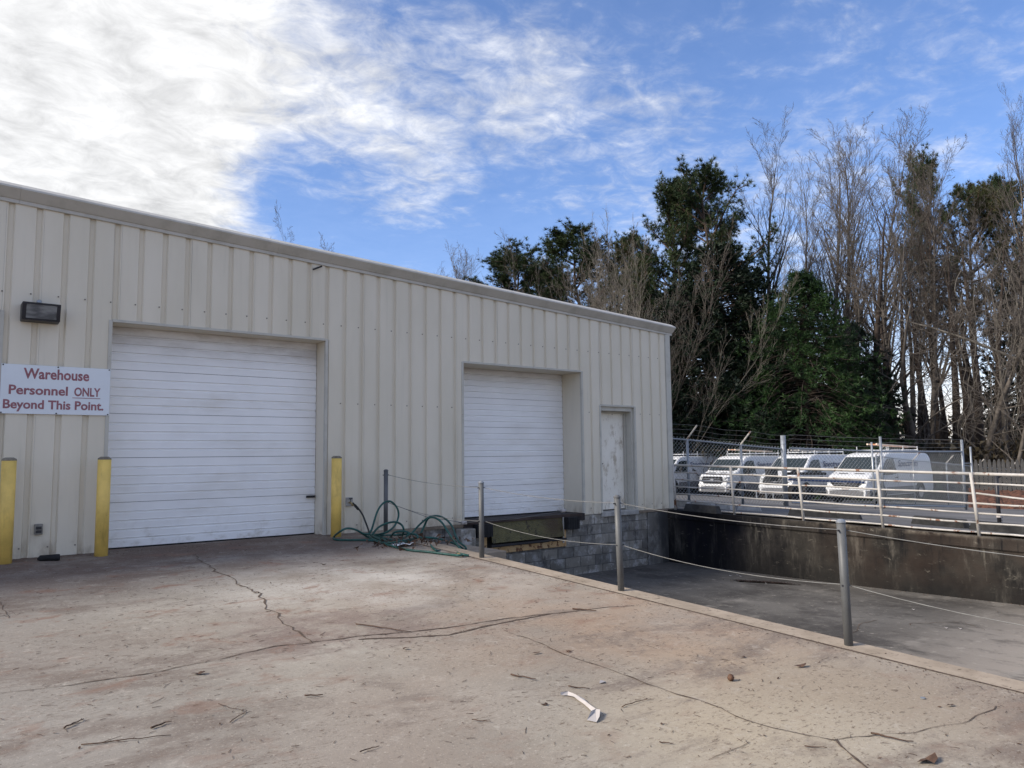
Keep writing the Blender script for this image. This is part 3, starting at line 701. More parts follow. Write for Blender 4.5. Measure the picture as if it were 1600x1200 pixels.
for k, h in enumerate(hts):
    for j, (a, b) in enumerate(((11.12, 5.07), (5.07, -.9))):
        pts = []
        for q in range(13):
            y = a+(b-a)*q/12; sag = 0
            if k == 2 and j == 1: sag = -.10*min(1, q/3)
            if k != 0: sag += .012*math.sin(q*1.7+k)*.6
            pts.append((XRa-.01*(1 if k % 2 else -1), y, h+.019*(y-11.3)+.0+sag))
        rp(MB().tube(pts, .025 if k == 0 else .0155, 8).build('rail', MT['railwhite'], smooth=True))

# ------------------------------------------------------------------ bollards and cable posts
def bollard(X, Y, lab, top=1.22):
    pts = [(X, Y, -.03), (X, Y, top-.02)]
    o = MB().tube(pts, .079, 20, cap=True).build('bollard', MT['yellow'], smooth=False)
    for p in o.data.polygons: p.use_smooth = len(p.vertices) == 4
    cp = MB().tube([(X, Y, top-.02), (X, Y, top), (X, Y, top+.018)], [.080, .076, .045], 18).build('concrete_cap', plain('bollard_cap_concrete', (.20, .18, .14), .9, 0, .3, 20), o)
    return tag(o, lab, 'bollard', 'yellow bollards beside the overhead doors')
bollard(1.0, 11.02, 'yellow pipe bollard below the left end of the warehouse sign, leftmost of three')
bollard(2.03, 11.02, 'chipped yellow bollard at the left jamb of the larger white door')
bollard(5.26, 11.05, 'yellow bollard at the right jamb of the larger white door, near the hose', 1.20)
posts = [(6.08, 10.98), (6.02, 8.30), (6.05, 5.83), (6.06, 3.33), (6.08, .85)]
plab = ['grey cable post standing in the green hose against the siding', 'grey cable post in front of the left side of the smaller white door',
        'grey cable post in front of the walk door, third along the well edge', 'tall grey cable post nearest the camera on the well edge', 'grey cable post outside the right edge of the view']
Ptop = []
for i, (x, y) in enumerate(posts):
    z0 = pad_z(x, y)-.02; h = [1.0, .99, 1.0, 1.0, 1.0][i]
    tx = x-[.0, .005, .03, .03, 0][i]
    o = MB().tube([(x, y, z0), (tx, y, z0+h)], .0345, 16).build('cable_post', MT['postgrey'], smooth=True)
    MB().tube([(tx, y, z0+h), (tx, y, z0+h+.012), (tx, y, z0+h+.03)], [.039, .039, .02], 14).build('cap', MT['galv'] if i in (1, 3) else MT['postgrey'], o)
    MB().tube([(tx-.055, y, z0+h-.06), (tx+.055, y, z0+h-.06)], .008, 6).build('eye_bolt', MT['black'], o)
    MB().tube([(x-.055, y, z0+h*.5), (x+.055, y, z0+h*.5)], .008, 6).build('eye_bolt', MT['black'], o)
    tag(o, plab[i], 'post', 'grey cable posts along the edge of the dock well'); Ptop.append((tx, y, z0, h))
for lev, nm in ((0, 'upper steel cable strung through the grey posts along the well'), (1, 'lower sagging steel cable strung through the grey posts along the well')):
    mb = MB()
    for a, b in zip(Ptop[:-1], Ptop[1:]):
        pts = []
        for q in range(13):
            t = q/12; za = a[2]+(a[3]-.06 if lev == 0 else a[3]*.5); zb = b[2]+(b[3]-.06 if lev == 0 else b[3]*.5)
            sg = (.04 if lev == 0 else .07)*4*t*(1-t)
            pts.append((a[0]*(1-t)+b[0]*t+.045, a[1]*(1-t)+b[1]*t, za*(1-t)+zb*t-sg))
        mb.tube(pts, .0034, 5)
    if lev == 1:
        p = atY(725, 817, YF-.16); a = Ptop[0]; mb.tube([(a[0]+.04, a[1], a[2]+a[3]*.5), tuple(Vector((a[0], a[1], a[2]+.5)).lerp(p, .5)-Vector((0, 0, .06))), tuple(p)], .005, 5)
        b = Ptop[1]; mb.tube([tuple(p), (b[0]+.04, b[1], b[2]+b[3]*.5)], .005, 5)
        p2 = atY(880, 798, YF-.16); mb.tube([tuple(p), tuple(p.lerp(p2, .5)-Vector((0, 0, .04))), tuple(p2)], .004, 5)
    tag(mb.build('steel_cable', MT['cable']), nm, 'cable', 'cables between the grey posts')

# ------------------------------------------------------------------ sign
sx0, sx1, sz0, sz1 = .895, 2.11, 1.78, 2.395
SG = empty('warning_sign', ((sx0+sx1)/2, YF-.02, sz0), label='white sign with maroon lettering Warehouse Personnel ONLY Beyond This Point', cat='sign')
def sp(o): o.parent = SG; return o
bo = MB().box((sx0-(sx0+sx1)/2, -.004, 0), (sx1-(sx0+sx1)/2, .003, sz1-sz0)).build('sign_board', MT['signwhite'], SG)
X_ = lambda px: atY(px, 600, YF-.025).x
def word(t, px0, px1, base, cap, b=.026):
    me = text_mesh(t, X_(px1)-X_(px0), cap, MT['signred'], b, .0015); o = link('lettering', me, SG)
    o.location = (X_(px0)-(sx0+sx1)/2, -.0045, base); o.rotation_euler = (R(90), 0, 0)
word('Warehouse', 36, 139, .446, .128); word('Personnel', 14, 106.5, .245, .112); word('ONLY', 116.5, 157.5, .245, .108); word('Beyond This Point.', 6, 163, .067, .108)
MB().box((X_(114)-(sx0+sx1)/2, -.0065, .214), (X_(157.5)-(sx0+sx1)/2, -.0045, .222)).build('underline', MT['signred'], SG)
for x in (-.59, .0, .59):
    for z in (.012, sz1-sz0-.012): MB().tube([(x, -.004, z), (x, -.010, z)], .009, 8).build('screw', MT['black'], SG)

# ------------------------------------------------------------------ wall pack lamp
LP = empty('wall_lamp', (1.275, YF, 3.05), label='dark wall pack flood lamp with glass front above the sign', cat='lamp')
def prism_x(mb, prof_, x0, x1): return mb.prism([(x0, y, z) for y, z in prof_], (x1-x0, 0, 0))
hs_ = MB(); prism_x(hs_, [(0, .11), (-.20, .115), (-.155, -.105), (0, -.115)], -.21, .21)
hs_.build('housing', MT['bronze'], LP, bevel=.012)
g = MB().add([(-.165, -.2075, .088), (.165, -.2075, .088), (.165, -.167, -.082), (-.165, -.167, -.082)], [(0, 3, 2, 1)]); g.prism([(-.165, -.2075, .088), (.165, -.2075, .088), (.165, -.167, -.082), (-.165, -.167, -.082)], (0, .02, 0)); g.build('lens', MT['lampglass'], LP)
fr = MB()
for x0, x1, t0, t1 in ((-.205, -.167, .105, -.098), (.167, .205, .105, -.098)):
    fr.prism([(x0, -.204+.0, .108), (x1, -.204, .108), (x1, -.158, -.100), (x0, -.158, -.100)], (0, -.012, -.001))
fr.prism([(-.205, -.204, .112), (.205, -.204, .112), (.205, -.202, .090), (-.205, -.202, .090)], (0, -.014, -.001))
fr.prism([(-.205, -.165, -.083), (.205, -.165, -.083), (.205, -.160, -.104), (-.205, -.160, -.104)], (0, -.014, -.001))
fr.build('lens_frame', MT['bronze'], LP)
MB().tube([(-.02, -.09, .11), (-.02, -.09, .145), (-.02, -.09, .165), (-.02, -.09, .175)], [.03, .032, .024, .004], 12).build('photocell', MT['galv'], LP, smooth=True)

# outlets
p = atY(60, 827, YF-.03)
ob = empty('outlet_box', (p.x, YF, p.z), label='grey weatherproof outlet box low on the siding between two yellow bollards', cat='outlet box')
MB().box((-.045, -.055, -.065), (.045, .0, .065)).build('box', MT['boxgrey'], ob, bevel=.006)
MB().box((-.03, -.062, .0), (.03, -.055, .035)).box((-.03, -.062, -.045), (.03, -.055, -.012)).build('outlet_cover', MT['black'], ob)
p = atY(546, 784, YF-.03)
fb = empty('hose_bib', (p.x, YF, p.z), label='wall faucet in a pale plate with the black hose lead attached', cat='faucet')
MB().box((-.055, -.03, -.07), (.06, .0, .07)).build('plate', MT['stoppale'], fb, bevel=.006)
MB().tube([(0, -.03, -.01), (0, -.09, -.015), (.02, -.12, -.06)], .016, 8).build('spout', MT['brass'], fb, smooth=True)
MB().tube([(0, -.075, .0), (0, -.075, .045)], .006, 6).tube([(-.028, -.075, .05), (.028, -.075, .05)], .010, 6).build('valve_handle', MT['black'], fb)

# ------------------------------------------------------------------ garden hose
def hp(cx, cy, mode):
    px, py = 500+cx/6.154, 730+cy/6.154
    if mode == 'g':
        q = atplane(px, py, lambda x, y: pad_z(x, y)+.02)
        if q.x > 6.15 or q.y > 11.1:
            q = atplane(px, py, lambda x, y: -.28)
            if q.y > 11.15: q = atY(px, py, 11.1)
        return q
    return atY(px, py, mode)
strands = [
 ('hose', [(475, 630, 10.6), (500, 590, 10.6), (550, 430, 10.6), (610, 345, 10.6), (680, 330, 10.6), (740, 390, 10.6), (755, 470, 10.6), (720, 560, 10.5), (640, 625, 10.4), (520, 655, 'g')]),
 ('hose', [(480, 640, 10.5), (420, 640, 10.4), (340, 600, 10.3), (260, 588, 10.3), (190, 620, 10.3), (135, 668, 'g'), (150, 695, 'g'), (260, 700, 'g'), (400, 700, 'g'), (520, 705, 'g')]),
 ('hose', [(380, 620, 10.3), (450, 665, 'g'), (560, 712, 'g'), (700, 760, 'g'), (850, 795, 'g'), (1050, 815, 'g'), (1250, 840, 'g'), (1370, 845, 'g'), (1395, 800, 9.6), (1300, 740, 9.7), (1150, 690, 9.8), (1000, 675, 9.9), (880, 690, 9.9), (760, 715, 9.7), (620, 735, 'g')]),
 ('hose', [(870, 650, 10.3), (960, 550, 10.3), (1050, 480, 10.2), (1130, 468, 10.2), (1210, 500, 10.1), (1270, 570, 10.0), (1300, 650, 9.9), (1340, 720, 9.8), (1400, 770, 9.6), (1380, 795, 9.6), (1200, 795, 9.7), (1050, 730, 9.9)]),
 ('hose', [(960, 660, 10.2), (1000, 570, 10.2), (1040, 495, 10.1), (1100, 485, 10.0), (1170, 530, 9.9), (1230, 620, 9.8), (1300, 720, 9.6), (1370, 815, 9.4)]),
 ('hose', [(500, 650, 10.3), (560, 580, 10.3), (640, 540, 10.3), (720, 527, 10.3), (780, 550, 10.3), (805, 600, 10.3), (790, 660, 'g')]),
 ('hose', [(680, 670, 'g'), (720, 625, 10.2), (800, 615, 10.2), (860, 640, 10.1), (780, 695, 'g'), (700, 725, 'g'), (580, 700, 'g'), (500, 660, 'g'), (560, 662, 'g'), (640, 690, 'g'), (720, 700, 'g'), (800, 680, 'g')]),
 ('hose', [(480, 650, 'g'), (560, 680, 'g'), (660, 720, 'g'), (760, 730, 'g'), (840, 715, 'g'), (900, 690, 10.0), (940, 660, 10.1), (880, 640, 10.2), (760, 650, 'g'), (620, 655, 'g'), (520, 650, 'g')]),
 ('hose', [(540, 660, 'g'), (600, 680, 'g'), (630, 720, 'g'), (560, 725, 'g'), (500, 690, 'g'), (470, 655, 'g')]),
 ('hose', [(1050, 730, 9.9), (1120, 800, 'g'), (1250, 790, 9.7), (1340, 830, 'g'), (1430, 850, 'g')]),
]
mb = MB()
for nm, P in strands: mb.tube(smooth_path([hp(*q) for q in P], 6), .0155, 8)
ho = tag(mb.build('garden_hose', MT['hose'], smooth=True), 'tangled green garden hose heaped around the first grey post', 'hose')
MB().tube(smooth_path([hp(318, 345, 11.18), hp(335, 365, 11.12), hp(400, 440, 11.0), hp(450, 560, 10.8), hp(475, 632, 10.6)], 6), .014, 7).tube([hp(335, 365, 11.12), hp(370, 405, 11.05)], .022, 7).build('hose_lead', MT['hoseblk'], ho, smooth=True)
MB().tube([hp(1330, 832, 'g'), hp(1375, 848, 'g')], .018, 8).build('hose_coupling', MT['brass'], ho)
# leaves and rag by the hose
T = []
cpos = hp(910, 740, 'g')
for _ in range(150):
    c_ = np.array(cpos)+npr.normal(0, 1, 3)*np.array([.35, .22, .0])+np.array([0, 0, abs(npr.normal(0, .05))]); d = npr.normal(0, 1, (3, 3))*.028; T.append(c_+d)
tag(tri_mesh('m', np.array(T), MT['leaf']) and link('leaf_pile', bpy.data.meshes[-1] if False else tri_mesh('leaf_pile', np.array(T), MT['leaf'])), 'small heap of dead leaves caught in the hose', 'leaves', kind='stuff')
p = hp(800, 745, 'g'); mb = MB()
for j in range(5):
    for i in range(7): mb.v.append((p.x+(i-3)*.05+rnd.uniform(-.01, .01), p.y+(j-2)*.045, p.z+rnd.uniform(-.005, .035)))
mb.f = [(j*7+i, j*7+i+1, (j+1)*7+i+1, (j+1)*7+i) for j in range(4) for i in range(6)]
tag(mb.build('rag', MT['signwhite'], smooth=True), 'crumpled pale rag lying under the hose', 'rag')
# black scrap at the wall
q0, q1 = atplane(58, 877, pad_z), atplane(90, 876, pad_z)
tag(MB().tube([q0+Vector((0, 0, .02)), q0+Vector((.03, 0, .035)), q1+Vector((0, 0, .04)), q1+Vector((.02, 0, .04))], [.012, .034, .040, .038], 10).build('rubber_scrap', MT['rubber'], smooth=True), 'short black rubber roll lying on the concrete by the siding', 'rubber scrap')
# small stick lodged under roof trim
a, b = atY(489, 421, YF-.05), atY(503, 416, YF-.04)
tag(MB().tube([a, b], .014, 5).build('metal_flap', MT['black']), 'small dark flap of metal hanging from the roof trim', 'flap')

# ------------------------------------------------------------------ litter on the apron
def leaf_tris(c_, s, n=1):
    out = []
    for _ in range(n):
        a = rnd.uniform(0, 6.28); u = np.array([math.cos(a), math.sin(a), rnd.uniform(-.1, .35)])*s; v = np.array([-math.sin(a), math.cos(a), rnd.uniform(-.1, .35)])*s*rnd.uniform(.3, .7)
        out += [[c_-u, c_+v*.8, c_+u], [c_-u, c_+u, c_-v*.8]]
    return out
sg = []
for k in range(4200):
    x = rnd.uniform(-2.5, 6.1); y = rnd.uniform(.8, 11.2)
    if rnd.random() > .35+.65*math.exp(-((y-6)/4)**2): continue
    z = pad_z(x, y)+.004; a = rnd.gauss(.3, 1.0); l = rnd.uniform(.005, .026)*(2.6 if rnd.random() < .05 else 1)
    b_ = rnd.uniform(-.4, .4); p0 = (x, y, z); p1 = (x+math.cos(a)*l, y+math.sin(a)*l, z+.001); p2 = (p1[0]+math.cos(a+b_)*l, p1[1]+math.sin(a+b_)*l, z)
    r_ = rnd.uniform(.0007, .0019); sg += [(p0, p1, r_, r_), (p1, p2, r_, r_*.6)]
tag(link('twig_litter', seg_mesh('twig_litter', sg, MT['twig'])), 'fine dry pine needles and twig bits scattered over the concrete', 'litter', kind='stuff')
T = []
for k in range(600):
    x = rnd.uniform(-2, 6.1); y = rnd.uniform(1.2, 11.2); T += leaf_tris(np.array([x, y, pad_z(x, y)+.006]), rnd.uniform(.004, .016))
tag(link('leaf_litter', tri_mesh('leaf_litter', np.array(T), MT['leaf'])), 'small brown leaf crumbs scattered over the concrete', 'litter', kind='stuff')
T = []
for x, y, z, s_ in CG: T += leaf_tris(np.array([x, y, z+.002]), s_)
tag(link('crack_grit', tri_mesh('crack_grit', np.array(T), MT['twig'])), 'dark grit and crumbs gathered in the cracks and edges of the concrete', 'grit', kind='stuff')
def twig(px0, py0, px1, py1, r_, lab, forks=0):
    r_ *= .7
    a, b = atplane(px0, py0, pad_z), atplane(px1, py1, pad_z); pts = []
    for q in range(7):
        t = q/6; p = a.lerp(b, t); w = (b-a).length*.03; pts.append((p.x+rnd.uniform(-w, w), p.y+rnd.uniform(-w, w), pad_z(p.x, p.y)+r_+.003+rnd.uniform(0, .006)))
    mb = MB().tube(pts, [r_*(1-.5*q/6) for q in range(7)], 6)
    for k in range(forks):
        i = rnd.randint(1, 5); s_ = Vector(pts[i]); d = (b-a).normalized(); d = Vector((d.x*math.cos(.6)-d.y*math.sin(.6)*(1 if k % 2 else -1), d.y*math.cos(.6)+d.x*math.sin(.6)*(1 if k % 2 else -1), .03))
        e = s_+d*(b-a).length*rnd.uniform(.2, .4); mb.tube([s_, e], [r_*.5, r_*.25], 5)
    tag(mb.build('twig', MT['twig'], smooth=True), lab, 'twig', 'fallen twigs on the concrete')
twig(130, 1165, 265, 1151, .005, 'long thin curved twig lying nearest the bottom left corner', 2)
twig(235, 1140, 262, 1131, .009, 'thick broken piece of bark above the long curved twig', 3)
twig(555, 977, 640, 989, .008, 'long slender stick lying on the wide crack left of centre', 0)
twig(895, 953, 932, 957, .012, 'dark stick lying on the crack below the third grey post')
twig(799, 1056, 838, 1064, .008, 'short dark stick left of the torn paper strip')
twig(888, 1075, 922, 1078, .006, 'small straight twig just above the torn paper strip')
twig(972, 1106, 1012, 1093, .0045, 'pale thin forked twig right of the torn paper strip', 1)
twig(1362, 1149, 1428, 1162, .008, 'tapering brown stick on the crack junction at the lower right', 0)
twig(1258, 1168, 1292, 1171, .005, 'small reddish twig left of the lower right crack junction')
twig(475, 1090, 505, 1088, .008, 'flat reddish bark chip in the lower middle of the concrete')
twig(562, 1178, 592, 1168, .005, 'small red twig at the bottom, left of centre')
twig(340, 1102, 378, 1112, .003, 'hair thin twig in the lower left', 1)
twig(1030, 1162, 1052, 1164, .005, 'tiny dark twig near the bottom, below the paper strip')
twig(738, 1127, 768, 1130, .004, 'straight little twig left and below the paper strip')
twig(360, 1130, 386, 1112, .004, 'pair of crossed thin twigs in the lower left', 2)
twig(100, 1140, 130, 1126, .007, 'clustered bark and twig bits in the lower left corner', 3)
def leafo(px, py, s, lab):
    p = atplane(px, py, pad_z); mb = MB(); n = 7
    mb.v.append((p.x, p.y, p.z+.012))
    for k in range(n):
        a = 2*math.pi*k/n; rr = s*rnd.uniform(.5, 1.1)*(1.5 if k % 3 == 0 else .9); mb.v.append((p.x+math.cos(a)*rr, p.y+math.sin(a)*rr*.7, p.z+.004+rnd.uniform(0, s*.5)))
    mb.f = [(0, k+1, (k+1) % n+1) for k in range(n)]
    tag(mb.build('dead_leaf', MT['leaf'], smooth=False), lab, 'leaf', 'dead leaves on the concrete')
leafo(310, 1054, .035, 'curled red brown leaf on the concrete in the left half')
leafo(633, 1015, .028, 'dark curled leaf below the wide crack left of centre')
leafo(852, 1102, .022, 'dark leaf fragment left of the torn paper strip')
leafo(838, 1022, .030, 'reddish leaf fragment left of the pine cone')
leafo(888, 1019, .025, 'curled brown leaf between the crack and the reddish leaf')
leafo(1252, 1043, .045, 'large crumpled grey brown leaf in front of the nearest post')
leafo(1450, 1191, .06, 'big dark shrivelled leaf at the bottom right')
leafo(1485, 1104, .025, 'small dark leaf beside the bottle cap at the right')
leafo(1160, 1028, .02, 'tiny leaf between pine cone and nearest post')
leafo(400, 927, .03, 'leaf lying in the crack that runs to the larger door')
leafo(505, 883, .03, 'leaf in front of the larger door, left of the hose')
# gumball
p = atplane(1142, 1064, pad_z); mb = MB()
for i in range(7):
    for j in range(12):
        th = math.pi*i/6; ph = 2*math.pi*j/12; rr = .022*(1+.12*((i+j) % 2)); mb.v.append((p.x+rr*math.sin(th)*math.cos(ph), p.y+rr*math.sin(th)*math.sin(ph), p.z+.022+rr*math.cos(th)))
mb.f = [(i*12+j, i*12+(j+1) % 12, (i+1)*12+(j+1) % 12, (i+1)*12+j) for i in range(6) for j in range(12)]
tag(mb.build('seed_ball', plain('seed_ball_brown', (.10, .05, .028), .7, 0, .5, 60), smooth=True), 'round brown spiky seed ball lying on the concrete', 'seed ball')
# torn paper strip
pts = [(876, 1088), (888, 1086), (900, 1091), (908, 1096), (916, 1102), (924, 1109), (931, 1114)]; mb = MB()
P = [atplane(a, b, pad_z) for a, b in pts]; wv = [.004, .022, .016, .018, .015, .016, .02]
for i, q in enumerate(P):
    t = (P[min(i+1, 6)]-P[max(i-1, 0)]).normalized(); nrm = Vector((-t.y, t.x, 0))
    for s_, h in ((-1, .004), (0, .018), (1, .006)): v = q+nrm*s_*wv[i]; mb.v.append((v.x, v.y, v.z+h+rnd.uniform(0, .008)))
mb.f = [(i*3+j, i*3+j+1, (i+1)*3+j+1, (i+1)*3+j) for i in range(6) for j in range(2)]
flag = [atplane(a, b, pad_z) for a, b in ((931, 1113), (938, 1117), (937, 1125), (932, 1130), (917, 1127), (924, 1119))]
o_ = len(mb.v); mb.v += [(v.x, v.y, v.z+h) for v, h in zip(flag, (.02, .03, .02, .006, .006, .03))]; mb.f += [(o_, o_+1, o_+2, o_+3), (o_, o_+3, o_+4, o_+5)]
po = mb.build('paper_strip', MT['paper']); so = po.modifiers.new('thickness', 'SOLIDIFY'); so.thickness = .0012
tag(po, 'torn twisted white paper strip lying on the concrete', 'paper')
p = atplane(940, 1067, pad_z); mb = MB(); mb.v = [(p.x-.03, p.y-.008, p.z+.004), (p.x, p.y-.02, p.z+.010), (p.x+.035, p.y-.004, p.z+.004), (p.x+.005, p.y+.016, p.z+.016)]; mb.f = [(0, 1, 2, 3)]
po = mb.build('paper_scrap', MT['paper']); so = po.modifiers.new('thickness', 'SOLIDIFY'); so.thickness = .0015; tag(po, 'small white paper scrap above the torn strip', 'paper')
p = atplane(1442, 1092, pad_z); o = MB().tube([p+Vector((0, 0, .002)), p+Vector((0, 0, .009))], .016, 14).build('bottle_cap', MT['galv']); tag(o, 'flattened silver bottle cap at the right of the concrete', 'bottle cap')
# debris at the drain in the well
T = []
c0 = atplane(1192, 911, well_z); c1 = atplane(1235, 914, well_z)
for _ in range(1500):
    u = rnd.gauss(0, .42); v = rnd.gauss(0, .10*max(.1, 1-abs(u))); c_ = np.array([c0.x+u*(c1.x-c0.x)*1.1-v, c0.y+u*(c1.y-c0.y)*1.1+v*1.5, well_z(c0.x, c0.y)+.012+abs(rnd.gauss(0, .01))]); T += leaf_tris(c_, rnd.uniform(.01, .028))
tag(link('drain_debris', tri_mesh('drain_debris', np.array(T), plain('wet_leaf_debris', (.035, .02, .015), .9, 0, .4, 9))), 'dark wet leaf debris gathered over the drain in the dock well', 'debris', kind='stuff')
T = []
for _ in range(500):
    y = rnd.uniform(1.5, 11.2); x = 13.19-abs(rnd.gauss(0, .12)) if rnd.random() < .6 else rnd.uniform(6.3, 13); T += leaf_tris(np.array([x, y, well_z(x, y)+.008]), rnd.uniform(.008, .022))
tag(link('well_litter', tri_mesh('well_litter', np.array(T), MT['leaf'])), 'leaf bits along the foot of the retaining wall', 'litter', kind='stuff')
for i, (px, py) in enumerate(((1141, 900), (1152, 899), (1157, 901), (1197, 912), (1427, 953), (1478, 982), (1500, 983))):
    p = atplane(px, py, well_z); s_ = .035 if i in (0, 2) else .022
    mb = MB(); mb.v = [(p.x-s_, p.y-s_*.6, p.z+.006), (p.x+s_*.5, p.y-s_, p.z+.015), (p.x+s_, p.y+s_*.3, p.z+.008), (p.x-s_*.2, p.y+s_*.8, p.z+.02)]; mb.f = [(0, 1, 2, 3)]
    po = mb.build('paper_scrap', MT['paper']); so = po.modifiers.new('thickness', 'SOLIDIFY'); so.thickness = .002
    tag(po, ['white scrap left of the drain in the dock well', 'small white scrap nearest the drain, middle of three', 'white scrap of the three left of the drain, closest to the dark debris', 'white scrap lying on the dark drain debris', 'white scrap in the dock well right of the nearest post', 'left one of two white scraps by the long crack in the dock well', 'right one of two white scraps by the long crack in the dock well'][i], 'paper', 'white scraps in the dock well')

# ------------------------------------------------------------------ chain link fence
def tie_z(x, y): return lot_z(x, y)
def chain_panel(P0, P1, h, parent, sp=.115, r=.0044, top_ext=.04):
    a = Vector(P0); b = Vector(P1); d = (b-a); Lh = math.hypot(d.x, d.y); ux, uy = d.x/Lh, d.y/Lh
    base = lambda s_: a.z+(b.z-a.z)*s_/Lh+.04
    sg = []; H = h-.04+top_ext; st = sp*1.0
    k = -H
    while k < Lh:
        for sgn in (1, -1):
            s0, s1 = (k, k+H) if sgn == 1 else (k+H, k)
            z0, z1 = 0, H
            pts = [(s0, z0), (s1, z1)]
            # clip to 0..Lh
            (sa, za), (sb, zb) = pts
            if sa > sb: (sa, za), (sb, zb) = (sb, zb), (sa, za)
            if sb <= 0 or sa >= Lh: continue
            if sa < 0: za += (zb-za)*(0-sa)/(sb-sa); sa = 0
            if sb > Lh: zb = za+(zb-za)*(Lh-sa)/(sb-sa); sb = Lh
            off = .006*sgn
            sg.append(((a.x+ux*sa-uy*off, a.y+uy*sa+ux*off, base(sa)+za), (a.x+ux*sb-uy*off, a.y+uy*sb+ux*off, base(sb)+zb), r, r))
        k += st
    o = link('chain_link_mesh', seg_mesh('chain_link_mesh', sg, MT['wire']), parent); return o
def fence_post(mb_name, P, h, r, parent, mat='galv', z0=None):
    return MB().tube([(P[0], P[1], P[2]-.1), (P[0], P[1], P[2]+h)], r, 10).build(mb_name, MT[mat], parent, smooth=True)
def arm(P, h, parent):
    return MB().tube([(P[0], P[1], P[2]+h), (P[0]+.02, P[1]-.33, P[2]+h+.36)], .022, 6).build('barb_arm', MT['railwhite'], parent)
FN = empty('chain_link_fence', (0, 0, 0), label='galvanised chain link fence with barbed wire arms behind the warehouse corner and vans', cat='fence')
base = {}
def fpt(px, d, ztop=None):
    p = atd(px, 790, d); return [p.x, p.y, lot_z(p.x, p.y)]
FA = fpt(1077, 21.0); FB = fpt(1161, 21.8); FC = fpt(1228, 22.6)
dirx = Vector((FC[0]-FA[0], FC[1]-FA[1], 0)).normalized()
FL = [FA[0]-dirx.x*3.2, FA[1]-dirx.y*3.2, 0]; FL[2] = lot_z(FL[0], FL[1])
def toph(px, py, P):   # height of the rail above the ground at post P so that it meets the photographed rail
    r = ray(px, py); t = math.hypot(P[0], P[1])/math.hypot(r.x, r.y); return CAMZ+r.z*t-P[2]
hA, hB, hC = toph(1077, 686, FA), toph(1161, 694.5, FB), toph(1228, 700.5, FC)
hL = hA+.02
chain = [FL, FA, FB, FC]; hh = [hL, hA, hB, hC]
for P, h in ((FA, hA), (FB, hB)):
    fence_post('fence_post', P, h, .036, FN); arm(P, h, FN)
fence_post('fence_post', FL, hL, .036, FN); arm(FL, hL, FN)
fence_post('gate_post', FC, toph(1228, 680, FC), .075, FN)
for (P, h), (Q, g_) in zip(list(zip(chain, hh))[:-1], list(zip(chain, hh))[1:]):
    MB().tube([(P[0], P[1], P[2]+h-.02), (Q[0], Q[1], Q[2]+g_-.02)], .021, 8).build('top_rail', MT['galv'], FN)
    chain_panel(P, Q, (h+g_)/2, FN)
    for k in (.33, .66, 1.0):
        MB().tube([(P[0]+.02*k, P[1]-.33*k, P[2]+h+.36*k), ((P[0]+Q[0])/2, (P[1]+Q[1])/2-.33*k, (P[2]+h+Q[2]+g_)/2+.36*k-.04), (Q[0]+.02*k, Q[1]-.33*k, Q[2]+g_+.36*k)], .004, 3).build('barbed_wire', MT['cable'], FN)
# run beyond the gate, behind the third van
yb = FC[1]+.3
run = []
for px, d in ((1300, 26.5), (1372, 30.0), (1430, 33.0), (1482, 35.0), (1530, 38.0), (1580, 40.5), (1625, 43.0)):
    p = atd(px, 780, d); run.append([p.x, p.y, lot_z(p.x, p.y)])
for P, Q in zip(run[1:-1], run[2:]):
    h = toph(1430, 719, run[2]); h = min(max(h, 1.5), 1.9)
    fence_post('fence_post', P, h, .03, FN); arm(P, h, FN)
    MB().tube([(P[0], P[1], P[2]+h-.02), (Q[0], Q[1], Q[2]+h-.02)], .02, 6).build('top_rail', MT['galv'], FN)
    chain_panel(P, Q, h, FN, .12, .0024)
# sliding gate
GT = empty('chain_link_gate', (0, 0, 0), label='long galvanised chain link gate with barbed strands in front of the parked vans', cat='gate')
GD = fpt(1381, 23.6); GE = fpt(1509, 26.2); GM = fpt(1367, 23.3)
hD, hE = toph(1381, 705.5, GD), toph(1507, 705.5, GE)
xD, xE, xM = toph(1381, 682, GD), toph(1507, 687, GE), toph(1367, 691, GM)
for P, h, r_ in ((GD, xD, .04), (GE, xE, .045), (GM, xM, .03)): fence_post('gate_upright', P, h, r_, GT)
GCp = [FC[0]+.12, FC[1]-.12, FC[2]]
for (P, h), (Q, g_) in (((GCp, hC), (GD, hD)), ((GD, hD), (GE, hE))):
    for zz_, r_ in ((0, .026), (1, .024)):
        za, zb = (P[2]+h, Q[2]+g_) if zz_ == 0 else (P[2]+.10, Q[2]+.10)
        MB().tube([(P[0], P[1], za), (Q[0], Q[1], zb)], r_, 8).build('gate_rail', MT['galv'], GT)
    chain_panel(P, Q, (h+g_)/2, GT, .13, .0046)
    for k in (.14, .28, .40):
        MB().tube([(P[0], P[1], P[2]+h+k), ((P[0]+Q[0])/2, (P[1]+Q[1])/2, (P[2]+h+Q[2]+g_)/2+k-.015), (Q[0], Q[1], Q[2]+g_+k)], .005, 3).build('barbed_wire', MT['cable'], GT)
P = fpt(1522, 27.5); fp2 = empty('gate_stop_post', (P[0], P[1], P[2]), label='thin galvanised post with short arm just right of the chain link gate', cat='post')
MB().tube([(0, 0, -.1), (0, 0, toph(1522, 698, P))], .035, 8).build('upright', MT['galv'], fp2, smooth=True)
MB().tube([(0, 0, 1.62), (-.45, .1, 1.62)], .016, 6).build('arm', MT['galv'], fp2)
